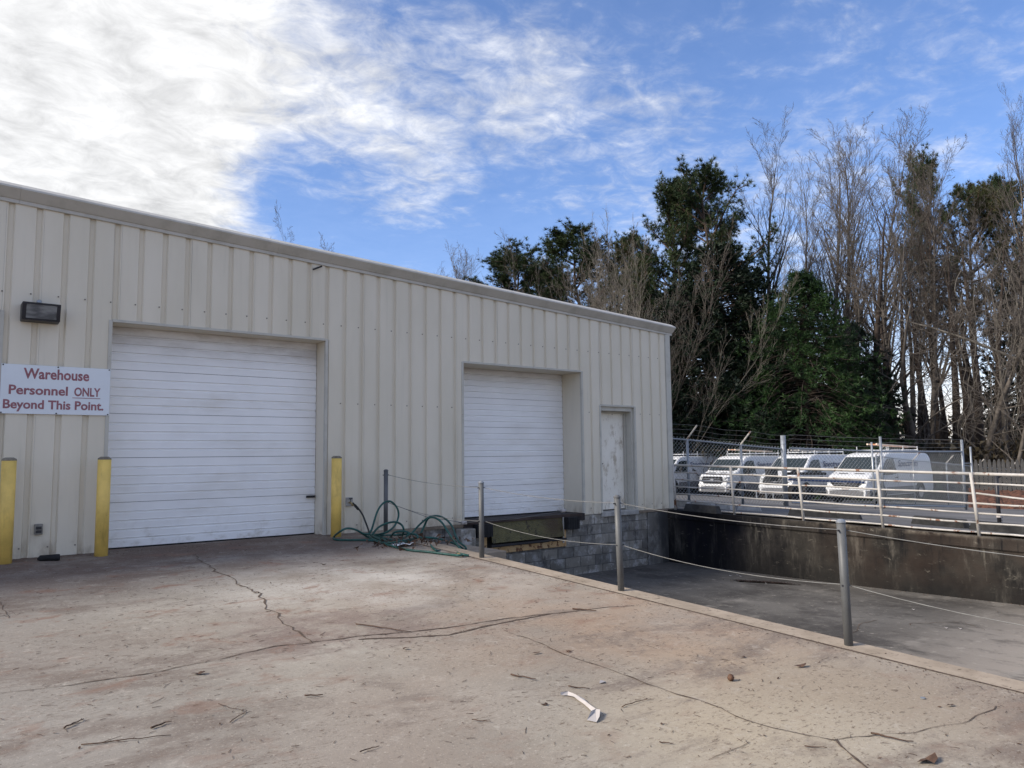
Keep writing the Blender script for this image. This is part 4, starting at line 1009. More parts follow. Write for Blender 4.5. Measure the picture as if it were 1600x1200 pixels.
# dark post on the lot
P = atplane(1562, 823, lot_z); pk = empty('black_post', (P.x, P.y, P.z), label='slim black post with a white chained base standing on the parking lot', cat='post')
hp_ = toph(1558, 738, [P.x, P.y, P.z])
MB().tube([(0, 0, 0), (0, 0, hp_)], .035, 8).tube([(0, 0, hp_-.1), (.12, -.05, hp_-.04)], .03, 6).build('pole', MT['black'], pk, smooth=True)
MB().tube([(0, 0, 0), (0, 0, .02)], .07, 10).tube([(0, 0, .17), (0, 0, .21)], .045, 8).tube([(.05, -.02, .02), (.07, -.03, .2), (.04, -.02, .25)], .010, 5).build('chained_base', MT['paper'], pk)

# wheel stops
def stop(pa, pb, mat, lab, grp, h=.15, w=.16, dz=0):
    a = atplane(*pa, lot_z); b = atplane(*pb, lot_z); a, b = Vector((a.x, a.y, lot_z(a.x, a.y))), Vector((b.x, b.y, lot_z(b.x, b.y)))
    d = (b-a).normalized(); n = Vector((-d.y, d.x, 0))*(w/2); u = Vector((0, 0, h))
    mb = MB().add([a-n, a+n, b+n, b-n, a-n*.7+u+d*.05, a+n*.7+u+d*.05, b+n*.7+u-d*.05, b-n*.7+u-d*.05], [(0, 1, 2, 3)[::-1], (4, 5, 6, 7), (0, 1, 5, 4), (1, 2, 6, 5), (2, 3, 7, 6), (3, 0, 4, 7)])
    tag(mb.build('wheel_stop', MT[mat], bevel=.01), lab, 'wheel stop', grp)
stop((1428, 818), (1512, 826), 'stop', 'wheel stop coloured shadow-dark behind the white railing, left of the last visible rail post', 'shadow-dark wheel stops along the railing')
stop((1518, 827), (1640, 838), 'stop', 'wheel stop coloured shadow-dark at the right edge of the view behind the white railing', 'shadow-dark wheel stops along the railing')
stop((1232, 805), (1347, 812), 'stop', 'wheel stop coloured shadow-dark behind the railing below the third van', 'shadow-dark wheel stops along the railing')
stop((1072, 798), (1124, 803), 'stop', 'wheel stop coloured shadow-dark behind the railing near the warehouse corner', 'shadow-dark wheel stops along the railing')
for i, (pa, pb) in enumerate((((1054, 790), (1078, 792)), ((1083, 792), (1116, 795)), ((1121, 795), (1146, 797)), ((1152, 797), (1190, 799)))):
    stop(pa, pb, 'stoppale', ['pale wheel stop touching the warehouse corner', 'pale wheel stop below the first van front', 'pale wheel stop right of the second fence post foot', 'pale wheel stop beneath the second van'][i], 'pale wheel stops along the chain link fence', .13)

# ------------------------------------------------------------------ vans
def van_top(x):
    K = [(-2.78, 1.95), (-2.6, 2.06), (0.6, 2.10), (1.0, 2.05), (1.25, 1.93), (1.95, 1.34), (2.15, 1.27), (2.55, 1.16), (2.70, 1.02), (2.80, .72)]
    for (a, za), (b, zb) in zip(K[:-1], K[1:]):
        if x <= b: return za+(zb-za)*(x-a)/(b-a)
    return K[-1][1]
def van_half(z, x):
    w = 1.0-.13*max(0, (z-1.05)/1.0)-.04*max(0, (.55-z)/.3)
    if x > 2.0: w -= .16*((x-2.0)/.8)**2
    return w
def make_van():
    r = empty('cargo_van')
    xs = [-2.78, -2.6, -1.8, -.9, 0, .6, 1.0, 1.25, 1.5, 1.75, 1.95, 2.15, 2.4, 2.55, 2.70, 2.80]; mb = MB(); nz = 7
    for x in xs:
        zt = van_top(x); zb = .32; ring = []
        for k in range(nz):
            z = zb+(zt-.09-zb)*k/(nz-1); ring.append((van_half(z, x), z))
        wtp = van_half(zt, x); ring += [(wtp-.03, zt-.03), (wtp-.11, zt)]
        full = [(y, z) for y, z in ring] + [(-y, z) for y, z in ring[::-1]]
        mb.v += [(x, y, z) for y, z in full]
    n = 2*(nz+2)
    mb.f = [(i*n+k, i*n+(k+1) % n, (i+1)*n+(k+1) % n, (i+1)*n+k) for i in range(len(xs)-1) for k in range(n)] + [tuple(range(n)), tuple(range((len(xs)-1)*n, len(xs)*n))[::-1]]
    bo = mb.build('body', MT['vanwhite'], r, smooth=True)
    bo.data.set_sharp_from_angle(angle=R(32)) if hasattr(bo.data, 'set_sharp_from_angle') else None
    def pan(name, pts, mat, off=.012, ext=(0, 0, -.02)): return MB().prism(pts, ext).build(name, MT[mat], r)
    # windscreen
    pan('windshield', [(1.93, -.87, 1.37), (1.93, .87, 1.37), (1.28, .80, 1.915), (1.28, -.80, 1.915)], 'glass', ext=(-.015, 0, -.02))
    MB().box((1.93, -.75, 1.352), (1.99, .75, 1.372)).build('cowl', MT['rubber'], r)
    for y in (-.35, .35): MB().prism([(2.34, y-.2, 1.232), (2.34, y+.2, 1.232), (2.29, y+.2, 1.248), (2.29, y-.2, 1.248)], (0, 0, -.01)).build('hood_vent', MT['rubber'], r)
    for sgn in (1, -1):
        def sy(x, z): return sgn*(van_half(z, x)+.006)
        W1 = [(1.72, 1.17), (1.55, 1.42), (1.20, 1.78), (.95, 1.84), (.50, 1.84), (.42, 1.20), (1.2, 1.16)]
        pts = [(x, sy(x, z), z) for x, z in W1]; MB().prism(pts if sgn < 0 else pts[::-1], (0, -sgn*.012, 0)).build('side_window', MT['glass'], r)
        MB().box((.38, sgn*.985-.012, .45), (.395, sgn*.985+.012+sgn*.008, 1.2)).box((-.75, sgn*.985-.012, .45), (-.735, sgn*.985+.012+sgn*.006, 1.2)).build('door_seam', MT['vangrey'], r)
        MB().box((.45, sgn*1.0-.02, 1.02), (.62, sgn*1.0+.02, 1.06)).build('door_handle', MT['rubber'], r)
        MB().box((-1.2, sgn*1.0-.015, .36), (1.38, sgn*1.0+.015, .66)).build('side_moulding', MT['vangrey'], r)
        MB().box((1.38, sgn*1.06-.03, 1.18), (1.46, sgn*1.22+.03 if sgn > 0 else sgn*1.22-.03, 1.22)).box((1.36, min(sgn*1.12, sgn*1.28), 1.18), (1.46, max(sgn*1.12, sgn*1.28), 1.50)).build('mirror', MT['rubber'], r, bevel=.02)
        for x in (1.85, -1.55):
            MB().tube([(x, sgn*.93, .40), (x, sgn*1.004, .40)], .425, 22).build('wheel_arch', MT['rubber'], r)
            w = MB().tube([(x, sgn*.78, .345), (x, sgn*1.0, .345), (x, sgn*1.02, .345)], [.345, .345, .31], 24).build('wheel', MT['rubber'], r, smooth=False)
            MB().tube([(x, sgn*1.0, .345), (x, sgn*1.026, .345)], .21, 16).build('rim', MT['alloy'], w)
        hl = [(2.765, sgn*.84, 1.02), (2.775, sgn*.58, .98), (2.79, sgn*.60, .80), (2.74, sgn*.82, .84), (2.50, sgn*.975, .92), (2.42, sgn*.985, 1.05)]
        MB().prism(hl, (.022, sgn*.012, .01)).build('headlight', MT['lampglass'], r)
        me = text_mesh('Spectrum', 1.75, .27, MT['navy'], .01, .004); t = link('lettering', me, r)
        if sgn > 0: t.location = (.25, 1.0-.13*.52+.018, 1.50); t.rotation_euler = (R(90+7), 0, R(180))
        else: t.location = (-1.5, -(1.0-.13*.52+.018), 1.50); t.rotation_euler = (R(90-7), 0, 0)
        MB().tube([(-2.3, sgn*.62, 2.19), (.7, sgn*.62, 2.19)], .022, 6).build('rack_rail', MT['vanwhite'], r)
    MB().prism([(2.77, -.58, 1.06), (2.77, .58, 1.06), (2.80, .66, .84), (2.80, .52, .70), (2.80, -.52, .70), (2.80, -.66, .84)], (.03, 0, 0)).build('grille', MT['rubber'], r)
    for z in (.78, .86, .94): MB().box((2.832, -.52, z-.008), (2.842, .52, z+.008)).build('grille_bar', MT['chrome'], r)
    bd = MB(); P = []
    for k in range(16): a = 2*math.pi*k/16; P.append((2.835, .12*math.cos(a), .88+.05*math.sin(a)))
    bd.prism(P, (.02, 0, 0)).build('oval_badge', MT['chrome'], r)
    MB().prism([(2.70, -.97, .66), (2.82, -.75, .68), (2.86, -.4, .68), (2.86, .4, .68), (2.82, .75, .68), (2.70, .97, .66), (2.4, .99, .66), (2.4, -.99, .66)], (0, 0, -.12)).build('bumper', MT['vanwhite'], r, bevel=.02)
    MB().prism([(2.70, -.97, .535), (2.80, -.75, .535), (2.84, -.4, .535), (2.84, .4, .535), (2.80, .75, .535), (2.70, .97, .535), (2.4, .99, .535), (2.4, -.99, .535)], (0, 0, -.27)).build('lower_bumper', MT['vangrey'], r, bevel=.02)
    MB().box((-2.7, -.9, .2), (2.5, .9, .325)).build('underbody', MT['rubber'], r)
    for x in (.5, -.8, -2.1):
        MB().tube([(x, -.70, 2.05), (x, -.70, 2.20), (x, .70, 2.20), (x, .70, 2.05)], .022, 6).tube([(x, -.70, 2.19), (x, -.70, 2.36)], .018, 5).tube([(x, .70, 2.19), (x, .70, 2.36)], .018, 5).build('rack_bar', MT['vanwhite'], r)
    return r
V0 = make_van()
vx = []
specs = [(1334, 32.6, 'white cargo van with navy lettering and a front plate, behind the chain link gate', -1),
         (1222, 36.3, 'white cargo van with navy lettering, middle of the three beside the black box', 0),
         (1124, 40.0, 'white cargo van with grille badge, nearest the warehouse corner of the three', 0),
         (1022, 43.5, 'white van mostly hidden behind the warehouse corner', 2)]
for i, (px, d, lab, rz) in enumerate(specs):
    v = V0 if i == 0 else copy_tree(V0)
    p = atd(px, 740, d); vx.append(p)
    zz_ = lot_z(p.x, p.y)
    v.location = (p.x+2.2, p.y, zz_+.0); v.rotation_euler = (0, R(0), R(180+rz)); tag(v, lab, 'van', 'white service vans parked in the fenced lot')
MB().box((2.862, -.16, .58), (2.87, .16, .70)).build('licence_plate', MT['paper'], V0)
def ladder(van, lab, y, x0, x1, z0, z1, mat, mat2):
    L_ = empty('extension_ladder', van.location, van.rotation_euler.z, label=lab, cat='ladder', group='ladders on the van roof racks')
    for s_ in (-.2, .2): MB().tube([(x0, y+s_, z0), (x1, y+s_, z1)], .038, 6).build('side_rail', MT[mat], L_)
    mb = MB(); n = 12
    for k in range(n): t = (k+.5)/n; mb.tube([(x0+(x1-x0)*t, y-.2, z0+(z1-z0)*t), (x0+(x1-x0)*t, y+.2, z0+(z1-z0)*t)], .018, 5)
    mb.build('rungs', MT[mat2], L_)
vans = [o for o in COL.objects if o.name.startswith('cargo_van')]
ladder(vans[0], 'pale and orange ladder on the roof of the van behind the gate', .25, -2.6, 1.0, 2.32, 2.46, 'ladder', 'orange')
ladder(vans[1], 'pale ladder flat on the roof of the middle van', .1, -2.4, 1.2, 2.27, 2.30, 'railwhite', 'railwhite')
ladder(vans[2], 'orange ladder on the roof of the van nearest the warehouse', -.2, -2.6, .8, 2.30, 2.42, 'ladder', 'orange')
# equipment trailer in front of the middle van
p = atd(1205, 770, 30.5); z_ = lot_z(p.x, p.y)
eq = empty('equipment_trailer', (p.x, p.y, z_), label='low trailer with tall black box and long black rail in front of the middle van', cat='trailer')
def rel(px, py, d): q = atd(px, py, d); return q-Vector((p.x, p.y, z_))
a = rel(1197, 731, 30.5); b = rel(1214, 753, 30.5); 
MB().box((a.x-.1, b.y, rel(1205, 752, 30.5).z), (b.x+.1, a.y+.0, rel(1205, 732, 30.5).z)).build('black_box', MT['rubber'], eq, bevel=.02)
a = rel(1230, 740, 30.5); b = rel(1290, 740, 30.8)
MB().tube([a, b], .055, 8).tube([a+Vector((.3, 0, .02)), a+Vector((.55, 0, .10)), a+Vector((.8, 0, .02))], .06, 6).build('black_rail', MT['rubber'], eq)
a = rel(1232, 746.5, 30.4); b = rel(1345, 751, 31); MB().tube([a, b], .05, 6).build('pale_rail', MT['railwhite'], eq)
a = rel(1232, 749.5, 30.4); b = rel(1350, 754, 31); MB().tube([a, b], .04, 6).build('navy_rail', MT['navy'], eq)
mb = MB()
for px in (1182, 1197, 1208, 1228): q = rel(px, 768, 30.5); mb.tube([(q.x, q.y, 0), (q.x, q.y, q.z+.0)], .03, 6)
q0_, q1_ = rel(1180, 767, 30.5), rel(1232, 769, 30.5); mb.tube([q0_, q1_], .03, 6); mb.tube([(q1_.x, q1_.y, 0), rel(1222, 752, 30.5)], .022, 5)
mb.build('stand', MT['galv'], eq)
# wheels
for px in (1240, 1262): q = rel(px, 778, 30.6); MB().tube([(q.x, q.y-.1, .3), (q.x, q.y+.1, .3)], .3, 14).build('wheel', MT['rubber'], eq)

# ------------------------------------------------------------------ picket fence
PF = empty('picket_fence', (0, 0, 0), label='weathered grey wooden picket fence with pointed tops beyond the lot at the right', cat='fence')
pa, pb = atd(1519, 745, 33.0), atd(1660, 745, 31.0); d = (pb-pa); n = int(Vector((d.x, d.y, 0)).length/.166); un = Vector((d.x, d.y, 0)).normalized()
w_ = .065; pm = MB().prism([(-w_, 0, 0), (w_, 0, 0), (w_, 0, 1.22), (.03, 0, 1.36), (0, 0, 1.38), (-.03, 0, 1.36), (-w_, 0, 1.22)], (0, .022, 0)).mesh('picket', MT['wood'])
zt = atd(1560, 717.5, 32.4).z
for i in range(n):
    q = pa+un*(.166*i); o = link('picket', pm, PF); o.location = (q.x, q.y, zt-1.38+rnd.uniform(-.015, .015)); o.rotation_euler = (0, rnd.uniform(-.01, .01), math.atan2(un.y, un.x))
for zr in (.3, 1.05):
    a = pa+Vector((un.y, -un.x, 0))*-.05; b = pb+Vector((un.y, -un.x, 0))*-.05
    MB().prism([(a.x, a.y, zt-1.38+zr), (b.x, b.y, zt-1.38+zr), (b.x, b.y, zt-1.38+zr+.09), (a.x, a.y, zt-1.38+zr+.09)], (-un.y*.05, un.x*.05, 0)).build('rail', MT['wood'], PF)

# ------------------------------------------------------------------ trees
def rv(s=1.0): return npr.normal(0, s, 3)
def nrm_(v): return v/(np.linalg.norm(v)+1e-9)
def grow(segs, p, d, L_, r, lev, P, tips=None):
    n = P['n'][lev]; step = L_/n; rr = r; pts = [p]
    for i in range(n):
        d = nrm_(d + rv(P['wob'][lev]) + np.array([0, 0, P['up'][lev]])); q = p+d*step; r1 = r*(1-(i+1)/n*(1-P['tap'])); r1 = max(r1, P['rmin'])
        segs.append((tuple(p), tuple(q), max(rr, P['rmin']), r1)); p = q; rr = r1; pts.append((p, d.copy(), (i+1)/n))
    if tips is not None and lev >= P.get('tiplev', 99): tips.append((p, d))
    if lev+1 < len(P['n']):
        k = P['kids'][lev]; st = P['start'][lev]
        for j in range(k):
            t = st+(1-st)*(j+npr.random())/k; idx = min(n, max(1, int(math.ceil(t*n)))); a = pts[idx-1] if idx > 1 else pts[1]; b = pts[idx]
            pa_ = a[0] if isinstance(a, tuple) else a; f = t*n-(idx-1); pos = pa_+(b[0]-pa_)*min(1, max(0, f)); dd = b[1]
            side = np.cross(dd, rv()); side = nrm_(side); ang = P['ang'][lev]*npr.uniform(.7, 1.3)
            nd = nrm_(dd*math.cos(ang)+side*math.sin(ang)); ln = L_*P['len'][lev]*(1-t*P['lt'][lev])*npr.uniform(.7, 1.25)
            grow(segs, pos, nd, ln, max(P['rmin'], r*(1-t*(1-P['tap']))*P['rk'][lev]), lev+1, P, tips)
def split_tree(name, segs, thr, m1, m2):
    big = [s for s in segs if s[2] >= thr]; sm = [s for s in segs if s[2] < thr]
    return seg_mesh(name+'_trunk', big, m1, 6), (seg_mesh(name+'_branches', sm, m2, 3) if sm else None)
def bare(kind, seed):
    global npr
    npr = np.random.default_rng(seed); segs = []
    if kind == 'poplar':
        P = dict(n=[14, 9, 5, 3], wob=[.03, .08, .13, .17], up=[.02, .09, .10, .07], tap=.10, rmin=.0055, kids=[34, 9, 8], start=[.25, .15, .1], ang=[.48, .5, .6], len=[.42, .40, .42], lt=[.66, .5, .4], rk=[.60, .5, .5])
        grow(segs, np.zeros(3), np.array([0, 0, 1.]), 1.0*20, .19, 0, P); H = 20
    elif kind == 'fork':
        P = dict(n=[7, 9, 5, 3, 2], wob=[.03, .05, .09, .12, .12], up=[.01, .05, .07, .05, .02], tap=.2, rmin=.0065, kids=[6, 12, 7, 4], start=[.5, .25, .15, .1], ang=[.35, .55, .6, .7], len=[.95, .36, .42, .5], lt=[.2, .6, .5, .4], rk=[.62, .42, .5, .6])
        grow(segs, np.zeros(3), np.array([0, 0, 1.]), 10.5, .25, 0, P); H = 20
    elif kind == 'shrub':      # many stems fanning out from the foot
        P = dict(n=[11, 7, 5, 3], wob=[.055, .10, .14, .2], up=[.012, .05, .05, .03], tap=.15, rmin=.0055, kids=[13, 8, 5], start=[.2, .15, .1], ang=[.34, .38, .5], len=[.42, .45, .45], lt=[.5, .5, .4], rk=[.42, .55, .6])
        for k in range(11):
            a = npr.uniform(0, 6.28); s_ = npr.uniform(.10, .85)
            grow(segs, np.array([math.cos(a)*.3, math.sin(a)*.3, 0]), nrm_(np.array([math.cos(a)*s_, math.sin(a)*s_, 1])), 12*npr.uniform(.75, 1.05), .034, 0, P)
        H = 12
    elif kind == 'trunk':      # forest grown: long clean stem, small crown
        P = dict(n=[14, 6, 4, 2], wob=[.018, .09, .15, .2], up=[.02, .05, .05, .0], tap=.08, rmin=.008, kids=[13, 6, 4], start=[.45, .2, .2], ang=[.75, .7, .7], len=[.26, .45, .5], lt=[.6, .5, .4], rk=[.30, .5, .6])
        grow(segs, np.zeros(3), np.array([0, 0, 1.]), 18, .24, 0, P); H = 18
    elif kind == 'tangle':
        P = dict(n=[8, 7, 5, 4], wob=[.10, .14, .2, .3], up=[.01, .0, .0, .0], tap=.25, rmin=.009, kids=[16, 10, 6], start=[.15, .15, .1], ang=[.9, .9, .9], len=[.6, .5, .5], lt=[.4, .5, .4], rk=[.42, .5, .6])
        grow(segs, np.zeros(3), np.array([0, 0, 1.]), 9, .14, 0, P); H = 12
    return segs, H
BARE = {}
for kind, seed, m1, m2 in (('poplar', 3, 'barkm', 'barkm'), ('poplar', 8, 'barkm', 'barkm'), ('fork', 5, 'barkm', 'barkm'), ('fork', 15, 'barkm', 'barkm'), ('shrub', 21, 'barkl', 'barkl'), ('shrub', 22, 'barkl', 'barkm'), ('trunk', 31, 'barkd', 'barkm'), ('trunk', 32, 'barkd', 'barkd'), ('tangle', 41, 'barkm', 'barkm')):
    sg, H = bare(kind, seed); H = float(np.percentile([s_[1][2] for s_ in sg], 99.0)); BARE.setdefault(kind, []).append((split_tree('bare_'+kind, sg, .03, MT[m1], MT[m2]), H))
TZ = -1.7
def place_bare(kind, var, px, d, h, lab, grp=None, rz=None, z=TZ, lean=0, name='bare_tree', sx=1.0):
    (m1, m2), H = BARE[kind][var]; p = atd(px, 700, d); s_ = h/H
    r = empty(name, (p.x, p.y, z), rnd.uniform(0, 6.28) if rz is None else rz, label=lab, cat='tree', group=grp); r.scale = (s_*sx, s_*sx, s_)
    if lean: r.rotation_euler = (0, 0, 0); r.rotation_euler = (R(lean)*math.sin(YAW-math.pi/2)*-1, R(lean)*math.cos(YAW-math.pi/2), rnd.uniform(0, 6.28))
    link('trunk', m1, r)
    if m2: link('branches', m2, r)
    return r
def height_for(px, py, d, z=TZ): return atd(px, py, d).z-z

# foliage
def tuft(T, p, d, n, ln, w):
    for _ in range(n):
        v = nrm_(nrm_(d)*.75+rv(.62))*ln*npr.uniform(.6, 1.1); s_ = nrm_(np.cross(v, rv()))*w
        T.append([p-s_, p+s_, p+v])
def pine(seed, H=19., clear=.45, spread=3.6, mat='needle', nb=46, full=1.0):
    global npr
    npr = np.random.default_rng(seed); segs = []; T = []
    p = np.zeros(3); n = 16; pts = [p]; r = .24
    for i in range(n):
        q = p+np.array([npr.normal(0, .09), npr.normal(0, .09), H/n]); r1 = .24*(1-(i+1)/n*.86); segs.append((tuple(p), tuple(q), r, r1)); p = q; r = r1; pts.append(p)
    for k in range(nb):
        t = clear+(1-clear)*((k+npr.random())/nb); i = min(n-1, int(t*n)); pos = pts[i]+(pts[i+1]-pts[i])*(t*n-i)
        u = (t-clear)/(1-clear); prof_ = (math.sin(math.pi*min(1, .18+u*.80))**.7)*npr.uniform(.55, 1.15); ln = spread*prof_+.35; a = npr.uniform(0, 6.28)
        d = nrm_(np.array([math.cos(a), math.sin(a), .10+.75*u])); q = pos; m_ = 5; rr = .05*(ln/3)+.015
        for j in range(m_):
            d = nrm_(d+rv(.10)+np.array([0, 0, .10])); q2 = q+d*ln/m_; segs.append((tuple(q), tuple(q2), rr*(1-j/m_*.7), rr*(1-(j+1)/m_*.7))); q = q2
            if j >= 1:
                for c_ in range(int(5*full)+(j == m_-1)):
                    d2 = nrm_(d*.7+rv(.75)+np.array([0, 0, .30])); l2 = npr.uniform(.35, 1.1)*(.6+.4*ln/spread); e = q+d2*l2; segs.append((tuple(q), tuple(e), .016, .010))
                    for f in (.3, .55, .8, 1.0):
                        tuft(T, q+d2*l2*f+rv(.10), nrm_(d2+np.array([0, 0, .35])), 17 if f < 1 else 26, .30, .0155)
    return seg_mesh('pine_trunk', segs, MT['barkp'], 5), tri_mesh('pine_needles', np.array(T), MT[mat]), float(np.array(T)[:, :, 2].max())
def conifer(seed, H=12., R0=4.2, nb=330, mat='cedar', base=.06, w=.035, ln=.30, rag=.25, nblade=7, pw=.85, droop=.16):
    global npr
    npr = np.random.default_rng(seed); segs = [((0, 0, 0), (0, 0, H*.5), .2, .12), ((0, 0, H*.5), (0, 0, H*.97), .12, .02)]; T = []
    lobes = [(npr.uniform(0, 6.28), npr.uniform(.1, .9), npr.uniform(.75, 1.3)) for _ in range(9)]
    for k in range(nb):
        t = base+(1-base)*(k/nb)**.80; a = npr.uniform(0, 6.28); mod = 1.0
        for la, lt_, lm in lobes:
            dd = (math.cos(a-la)+1)/2; mod += (lm-1)*dd**4*math.exp(-((t-lt_)/.18)**2)
        ln_b = (R0*(1-t)**pw*min(1, .55+t*2.2)+.15)*npr.uniform(1-rag, 1+rag*.5)*mod
        d = np.array([math.cos(a), math.sin(a), .35]); d = nrm_(d); q = np.array([0, 0, t*H*.97]); m_ = max(3, int(ln_b/.45)); 
        for j in range(m_):
            d = nrm_(d+rv(.06)+np.array([0, 0, -droop*(1 if j < m_*.6 else -.9)])); q2 = q+d*ln_b/m_; segs.append((tuple(q), tuple(q2), .03*(1-j/m_)+.008, .03*(1-(j+1)/m_)+.008)); q = q2
            if (j+1)/m_ > .35:
                for c_ in range(4):
                    d2 = nrm_(d+rv(.6)); e = q+d2*npr.uniform(.08, .42); tuft(T, e, nrm_(d2*.6+np.array([0, 0, .25])), nblade, ln, w)
    return seg_mesh('conifer_trunk', segs, MT['barkd'], 4), tri_mesh('conifer_foliage', np.array(T), MT[mat]), float(np.array(T)[:, :, 2].max())
PINE = [pine(101, 19, .46, 4.0, 'needle', 50), pine(102, 19, .40, 3.4, 'needle', 46), pine(103, 19, .55, 4.2, 'needleb', 40)]
CEDAR = conifer(201, 12, 6.6, 560, 'cedar', .03, .019, .25, .45, 12, 1.0, .22)
DARK = [conifer(202, 14, 4.6, 420, 'darkfol', .03, .042, .27, .4, 8, .60), conifer(203, 12, 3.6, 260, 'darkfol', .02, .055, .26, .45, 7, .5)]
def place_ev(src, px, d, top, lab, name, cat='tree', grp=None, sx=1.0, z=TZ, rz=None):
    tm, fm, H = src; p = atd(px, 700, d); h = atd(px, top, d).z-z; s_ = h/H
    r = empty(name, (p.x, p.y, z), rnd.uniform(0, 6.28) if rz is None else rz, label=lab, cat=cat, group=grp); r.scale = (s_*sx, s_*sx, s_)
    link('trunk', tm, r); link('foliage', fm, r); return r
EV = 'evergreens behind the lot'
place_ev(PINE[0], 800, 62, 376, 'round crowned pine just above the middle of the warehouse roof, leftmost of the pines', 'pine_tree', grp=EV, sx=1.4)
place_ev(PINE[1], 905, 60, 352, 'pine with dense dark crown, second from the left above the roof', 'pine_tree', grp=EV, sx=1.45)
place_ev(PINE[0], 855, 68, 400, 'lower pine filling the gap between the two leftmost pines', 'pine_tree', grp=EV, sx=1.2)
place_ev(PINE[0], 1118, 54, 240, 'tallest pine, standing above the right end of the roof', 'pine_tree', grp=EV, sx=1.0, rz=1.0)
place_ev(PINE[1], 1050, 56, 275, 'pine on the left shoulder of the tallest pine', 'pine_tree', grp=EV, sx=.95)
place_ev(PINE[2], 1000, 58, 348, 'bronze tinged pine behind the bare fan shaped tree', 'pine_tree', grp=EV, sx=.8)
place_ev(PINE[2], 965, 66, 400, 'low pine behind the roof between dark crown and bronze pine', 'pine_tree', grp=EV, sx=.9)
place_ev(PINE[0], 1470, 64, 226, 'tall pine rising among the bare trees at the right', 'pine_tree', grp=EV, sx=.58, rz=2)
place_ev(PINE[2], 1530, 66, 270, 'bronzed pine right of the tall right hand pine', 'pine_tree', grp=EV, sx=.85)
place_ev(PINE[1], 1605, 64, 262, 'pine crown cut by the right edge of the view', 'pine_tree', grp=EV, sx=.7)
place_ev(PINE[0], 690, 84, 428, 'small distant pine top just showing over the roof', 'pine_tree', grp=EV, sx=.6)
place_ev(DARK[0], 1625, 62, 400, 'dark evergreen mass at the right edge behind the picket fence', 'evergreen_tree', grp=EV, sx=1.0)
place_ev(DARK[1], 1350, 57, 560, 'low dark evergreen among the first grove trunks', 'evergreen_tree', grp=EV, sx=1.3)
place_ev(CEDAR, 1264, 46, 414, 'bright green conical cedar behind the vans', 'cedar_tree', grp=EV, sx=1.12, rz=.6)
place_ev(DARK[0], 1130, 50, 372, 'broad dark evergreen between the warehouse corner and the green cedar', 'evergreen_tree', grp=EV, sx=1.3)
place_ev(DARK[0], 1185, 54, 410, 'dark evergreen directly left of the green cedar', 'evergreen_tree', grp=EV, sx=.9)
place_ev(DARK[0], 1072, 50, 440, 'low dark evergreen beside the warehouse corner', 'evergreen_tree', grp=EV, sx=1.3)
place_ev(DARK[1], 1020, 56, 455, 'dark evergreen hidden mostly behind the right end of the roof', 'evergreen_tree', grp=EV, sx=1.2)
place_ev(DARK[1], 1335, 49, 500, 'dark evergreen at the right foot of the green cedar', 'evergreen_tree', grp=EV, sx=1.0)
place_ev(DARK[1], 1230, 58, 520, 'dark evergreen behind the green cedar', 'evergreen_tree', grp=EV, sx=1.6)
place_ev(DARK[1], 1160, 47, 560, 'low dark evergreen in front of the broad dark one', 'evergreen_tree', grp=EV, sx=1.1)
BT = 'bare winter trees behind the lot'
def bt(kind, var, px, d, top, lab, sx=1.0, lean=0, **k):
    place_bare(kind, var, px, d, height_for(px, top, d), lab, BT, sx=sx, lean=lean, **k)
bt('shrub', 0, 1022, 46, 365, 'pale many stemmed bare tree fanning out over the right end of the roof', .8, rz=2.6)
bt('shrub', 1, 975, 48, 385, 'pale many stemmed bare tree left of the similar one above the roof end', 1.0)
bt('poplar', 0, 1282, 58, 208, 'slim bare tree with a narrow crown rising out of the green cedar', 1.15)
bt('poplar', 1, 1216, 58, 220, 'slim bare tree left of the one rising out of the cedar', 1.2)
bt('poplar', 0, 1245, 62, 260, 'thin bare tree between the two slim tall ones', .9)
bt('fork', 0, 1348, 56, 222, 'forked bare tree right of the green cedar', .9)
bt('poplar', 1, 1385, 60, 212, 'tall bare tree in the dense thicket right of the cedar', 1.2)
bt('fork', 1, 1422, 58, 222, 'forked bare tree left of the tall right hand pine', .9)
bt('fork', 1, 1400, 52, 225, 'pale stemmed bare tree in front of the right hand thicket', .8)
bt('poplar', 0, 1450, 55, 240, 'bare tree crossing the tall right hand pine', 1.1)
bt('poplar', 0, 1330, 62, 215, 'slender bare tree at the left side of the right hand thicket', 1.1)
bt('fork', 1, 1530, 60, 215, 'bare tree with an airy open crown near the right edge', 1.0)
bt('poplar', 1, 1612, 56, 125, 'tallest bare tree, cut by the right edge', .85)
bt('fork', 0, 1570, 50, 300, 'pale crooked bare tree before the right edge pine', .8)
bt('tangle', 0, 1440, 48, 400, 'tangled grey bare tree low in the right hand thicket', 1.2)
bt('tangle', 0, 1540, 47, 390, 'tangled bare tree hung with vines near the right edge', 1.2)
bt('tangle', 0, 1590, 44, 470, 'low tangled bare tree at the right edge', 1.0)
bt('fork', 1, 445, 78, 345, 'bare tree top showing over the left part of the roof, left of its neighbour', .7)
bt('fork', 0, 495, 80, 360, 'bare tree top showing over the left part of the roof, right of its neighbour', .7)
bt('poplar', 1, 672, 84, 398, 'left one of two faint bare tree tops over the middle of the roof', 1.3)
bt('poplar', 0, 712, 84, 392, 'right one of two faint bare tree tops over the middle of the roof', 1.3)
ordn = 'first second third fourth fifth sixth seventh eighth ninth tenth eleventh twelfth thirteenth fourteenth fifteenth sixteenth seventeenth eighteenth'.split()
tx = [1365, 1378, 1392, 1405, 1420, 1436, 1449, 1467, 1481, 1494, 1508, 1522, 1531, 1541, 1556, 1570, 1584, 1598]
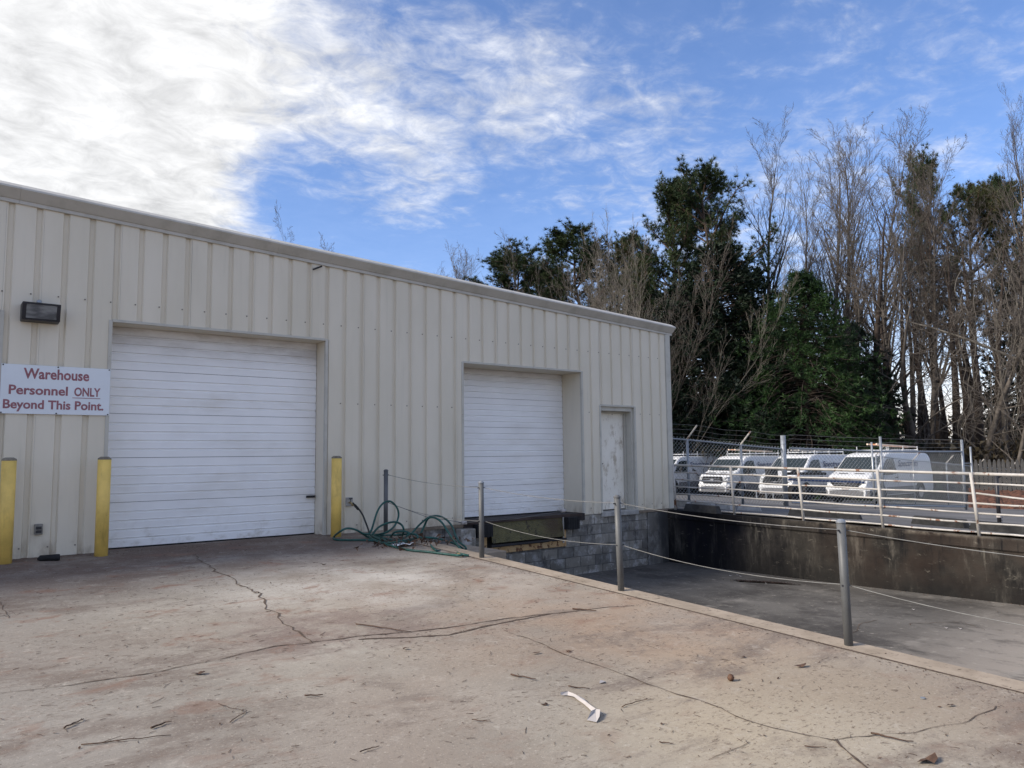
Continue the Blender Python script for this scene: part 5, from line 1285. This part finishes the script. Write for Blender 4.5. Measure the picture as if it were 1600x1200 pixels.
for i, px in enumerate(tx):
    d = 50+((i*37) % 11); place_bare('trunk', i % 2, px, d, height_for(px, 330+((i*53) % 90), d), ordn[i]+' dark straight trunk from the left in the grove behind the gate', 'dark trunks in the grove', lean=((i*29) % 7)-3, sx=1.15 if i % 3 else 1.5)
# leaning dead limb across the grove
a, b, c_ = atd(1600, 566, 46), atd(1510, 530, 47), atd(1370, 492, 49); e_ = atd(1650, 590, 45.5)
mb = MB().tube(smooth_path([e_, a, b, atd(1440, 508, 48), c_], 5), [.10]*6+[.085]*5+[.06]*5+[.035]*5, 7)
for k in range(14):
    t = rnd.random(); s_ = a.lerp(c_, t); e = s_+Vector((rnd.uniform(-1, .3), rnd.uniform(-.6, .6), rnd.uniform(-1.2, 1.4))); mb.tube(smooth_path([s_, s_.lerp(e, .5)+Vector((0, 0, rnd.uniform(-.3, .3))), e], 3), .018, 4)
tag(mb.build('leaning_tree', MT['barkl'], smooth=True), 'pale dead trunk leaning across the grove at the right', 'tree')
a = atd(1540, 350, 50); mb = MB()
for k in range(16):
    px = rnd.uniform(1500, 1600); dd = rnd.uniform(44, 48); P = [atd(px+rnd.uniform(-14, 14), y, dd) for y in range(int(rnd.uniform(400, 520)), 700, 28)]; mb.tube(smooth_path(P, 3), .018, 4)
tag(mb.build('hanging_vines', MT['barkl'], smooth=True), 'bare vines hanging down through the grove at the right', 'vines', kind='stuff')

# underbrush and distant woods
def brush(name, px0, px1, d0, d1, hmax, n, mat, lab, leaf=.10, tw=0):
    T = []; sg = []
    for _ in range(n):
        px = rnd.uniform(px0, px1); d = rnd.uniform(d0, d1); p = atd(px, 700, d); z = TZ+hmax*rnd.random()**1.7
        c_ = np.array([p.x, p.y, z]); T.append(c_+npr.normal(0, leaf, (3, 3)))
    for _ in range(tw):
        px = rnd.uniform(px0, px1); d = rnd.uniform(d0, d1); p = atd(px, 700, d); h = hmax*rnd.uniform(.3, 1.25); a = (p.x, p.y, TZ); b = (p.x+rnd.gauss(0, .5), p.y+rnd.gauss(0, .5), TZ+h*.6); c2 = (b[0]+rnd.gauss(0, .5), b[1]+rnd.gauss(0, .5), TZ+h)
        sg += [(a, b, .03, .02), (b, c2, .02, .01)]
    tag(link(name, tri_mesh(name, np.array(T), MT[mat])), lab, 'brush', kind='stuff')
    if sg: tag(link(name.replace('brush', 'saplings').replace('woods', 'stems'), seg_mesh(name, sg, MT['barkd'])), 'thin bare saplings in the shade, '+lab.split(' ', 1)[1], 'saplings', kind='stuff')
brush('underbrush', 990, 1700, 44, 60, 3.4, 26000, 'brush', 'dark dry underbrush at the foot of the trees', .11, 900)
brush('evergreen_underbrush', 990, 1380, 46, 58, 7.5, 16000, 'darkfol', 'dark shaded evergreen growth behind the vans', .16, 500)
brush('distant_woods', 900, 1800, 75, 110, 6.5, 20000, 'brush', 'distant low woods showing between the trunks', .26, 1500)
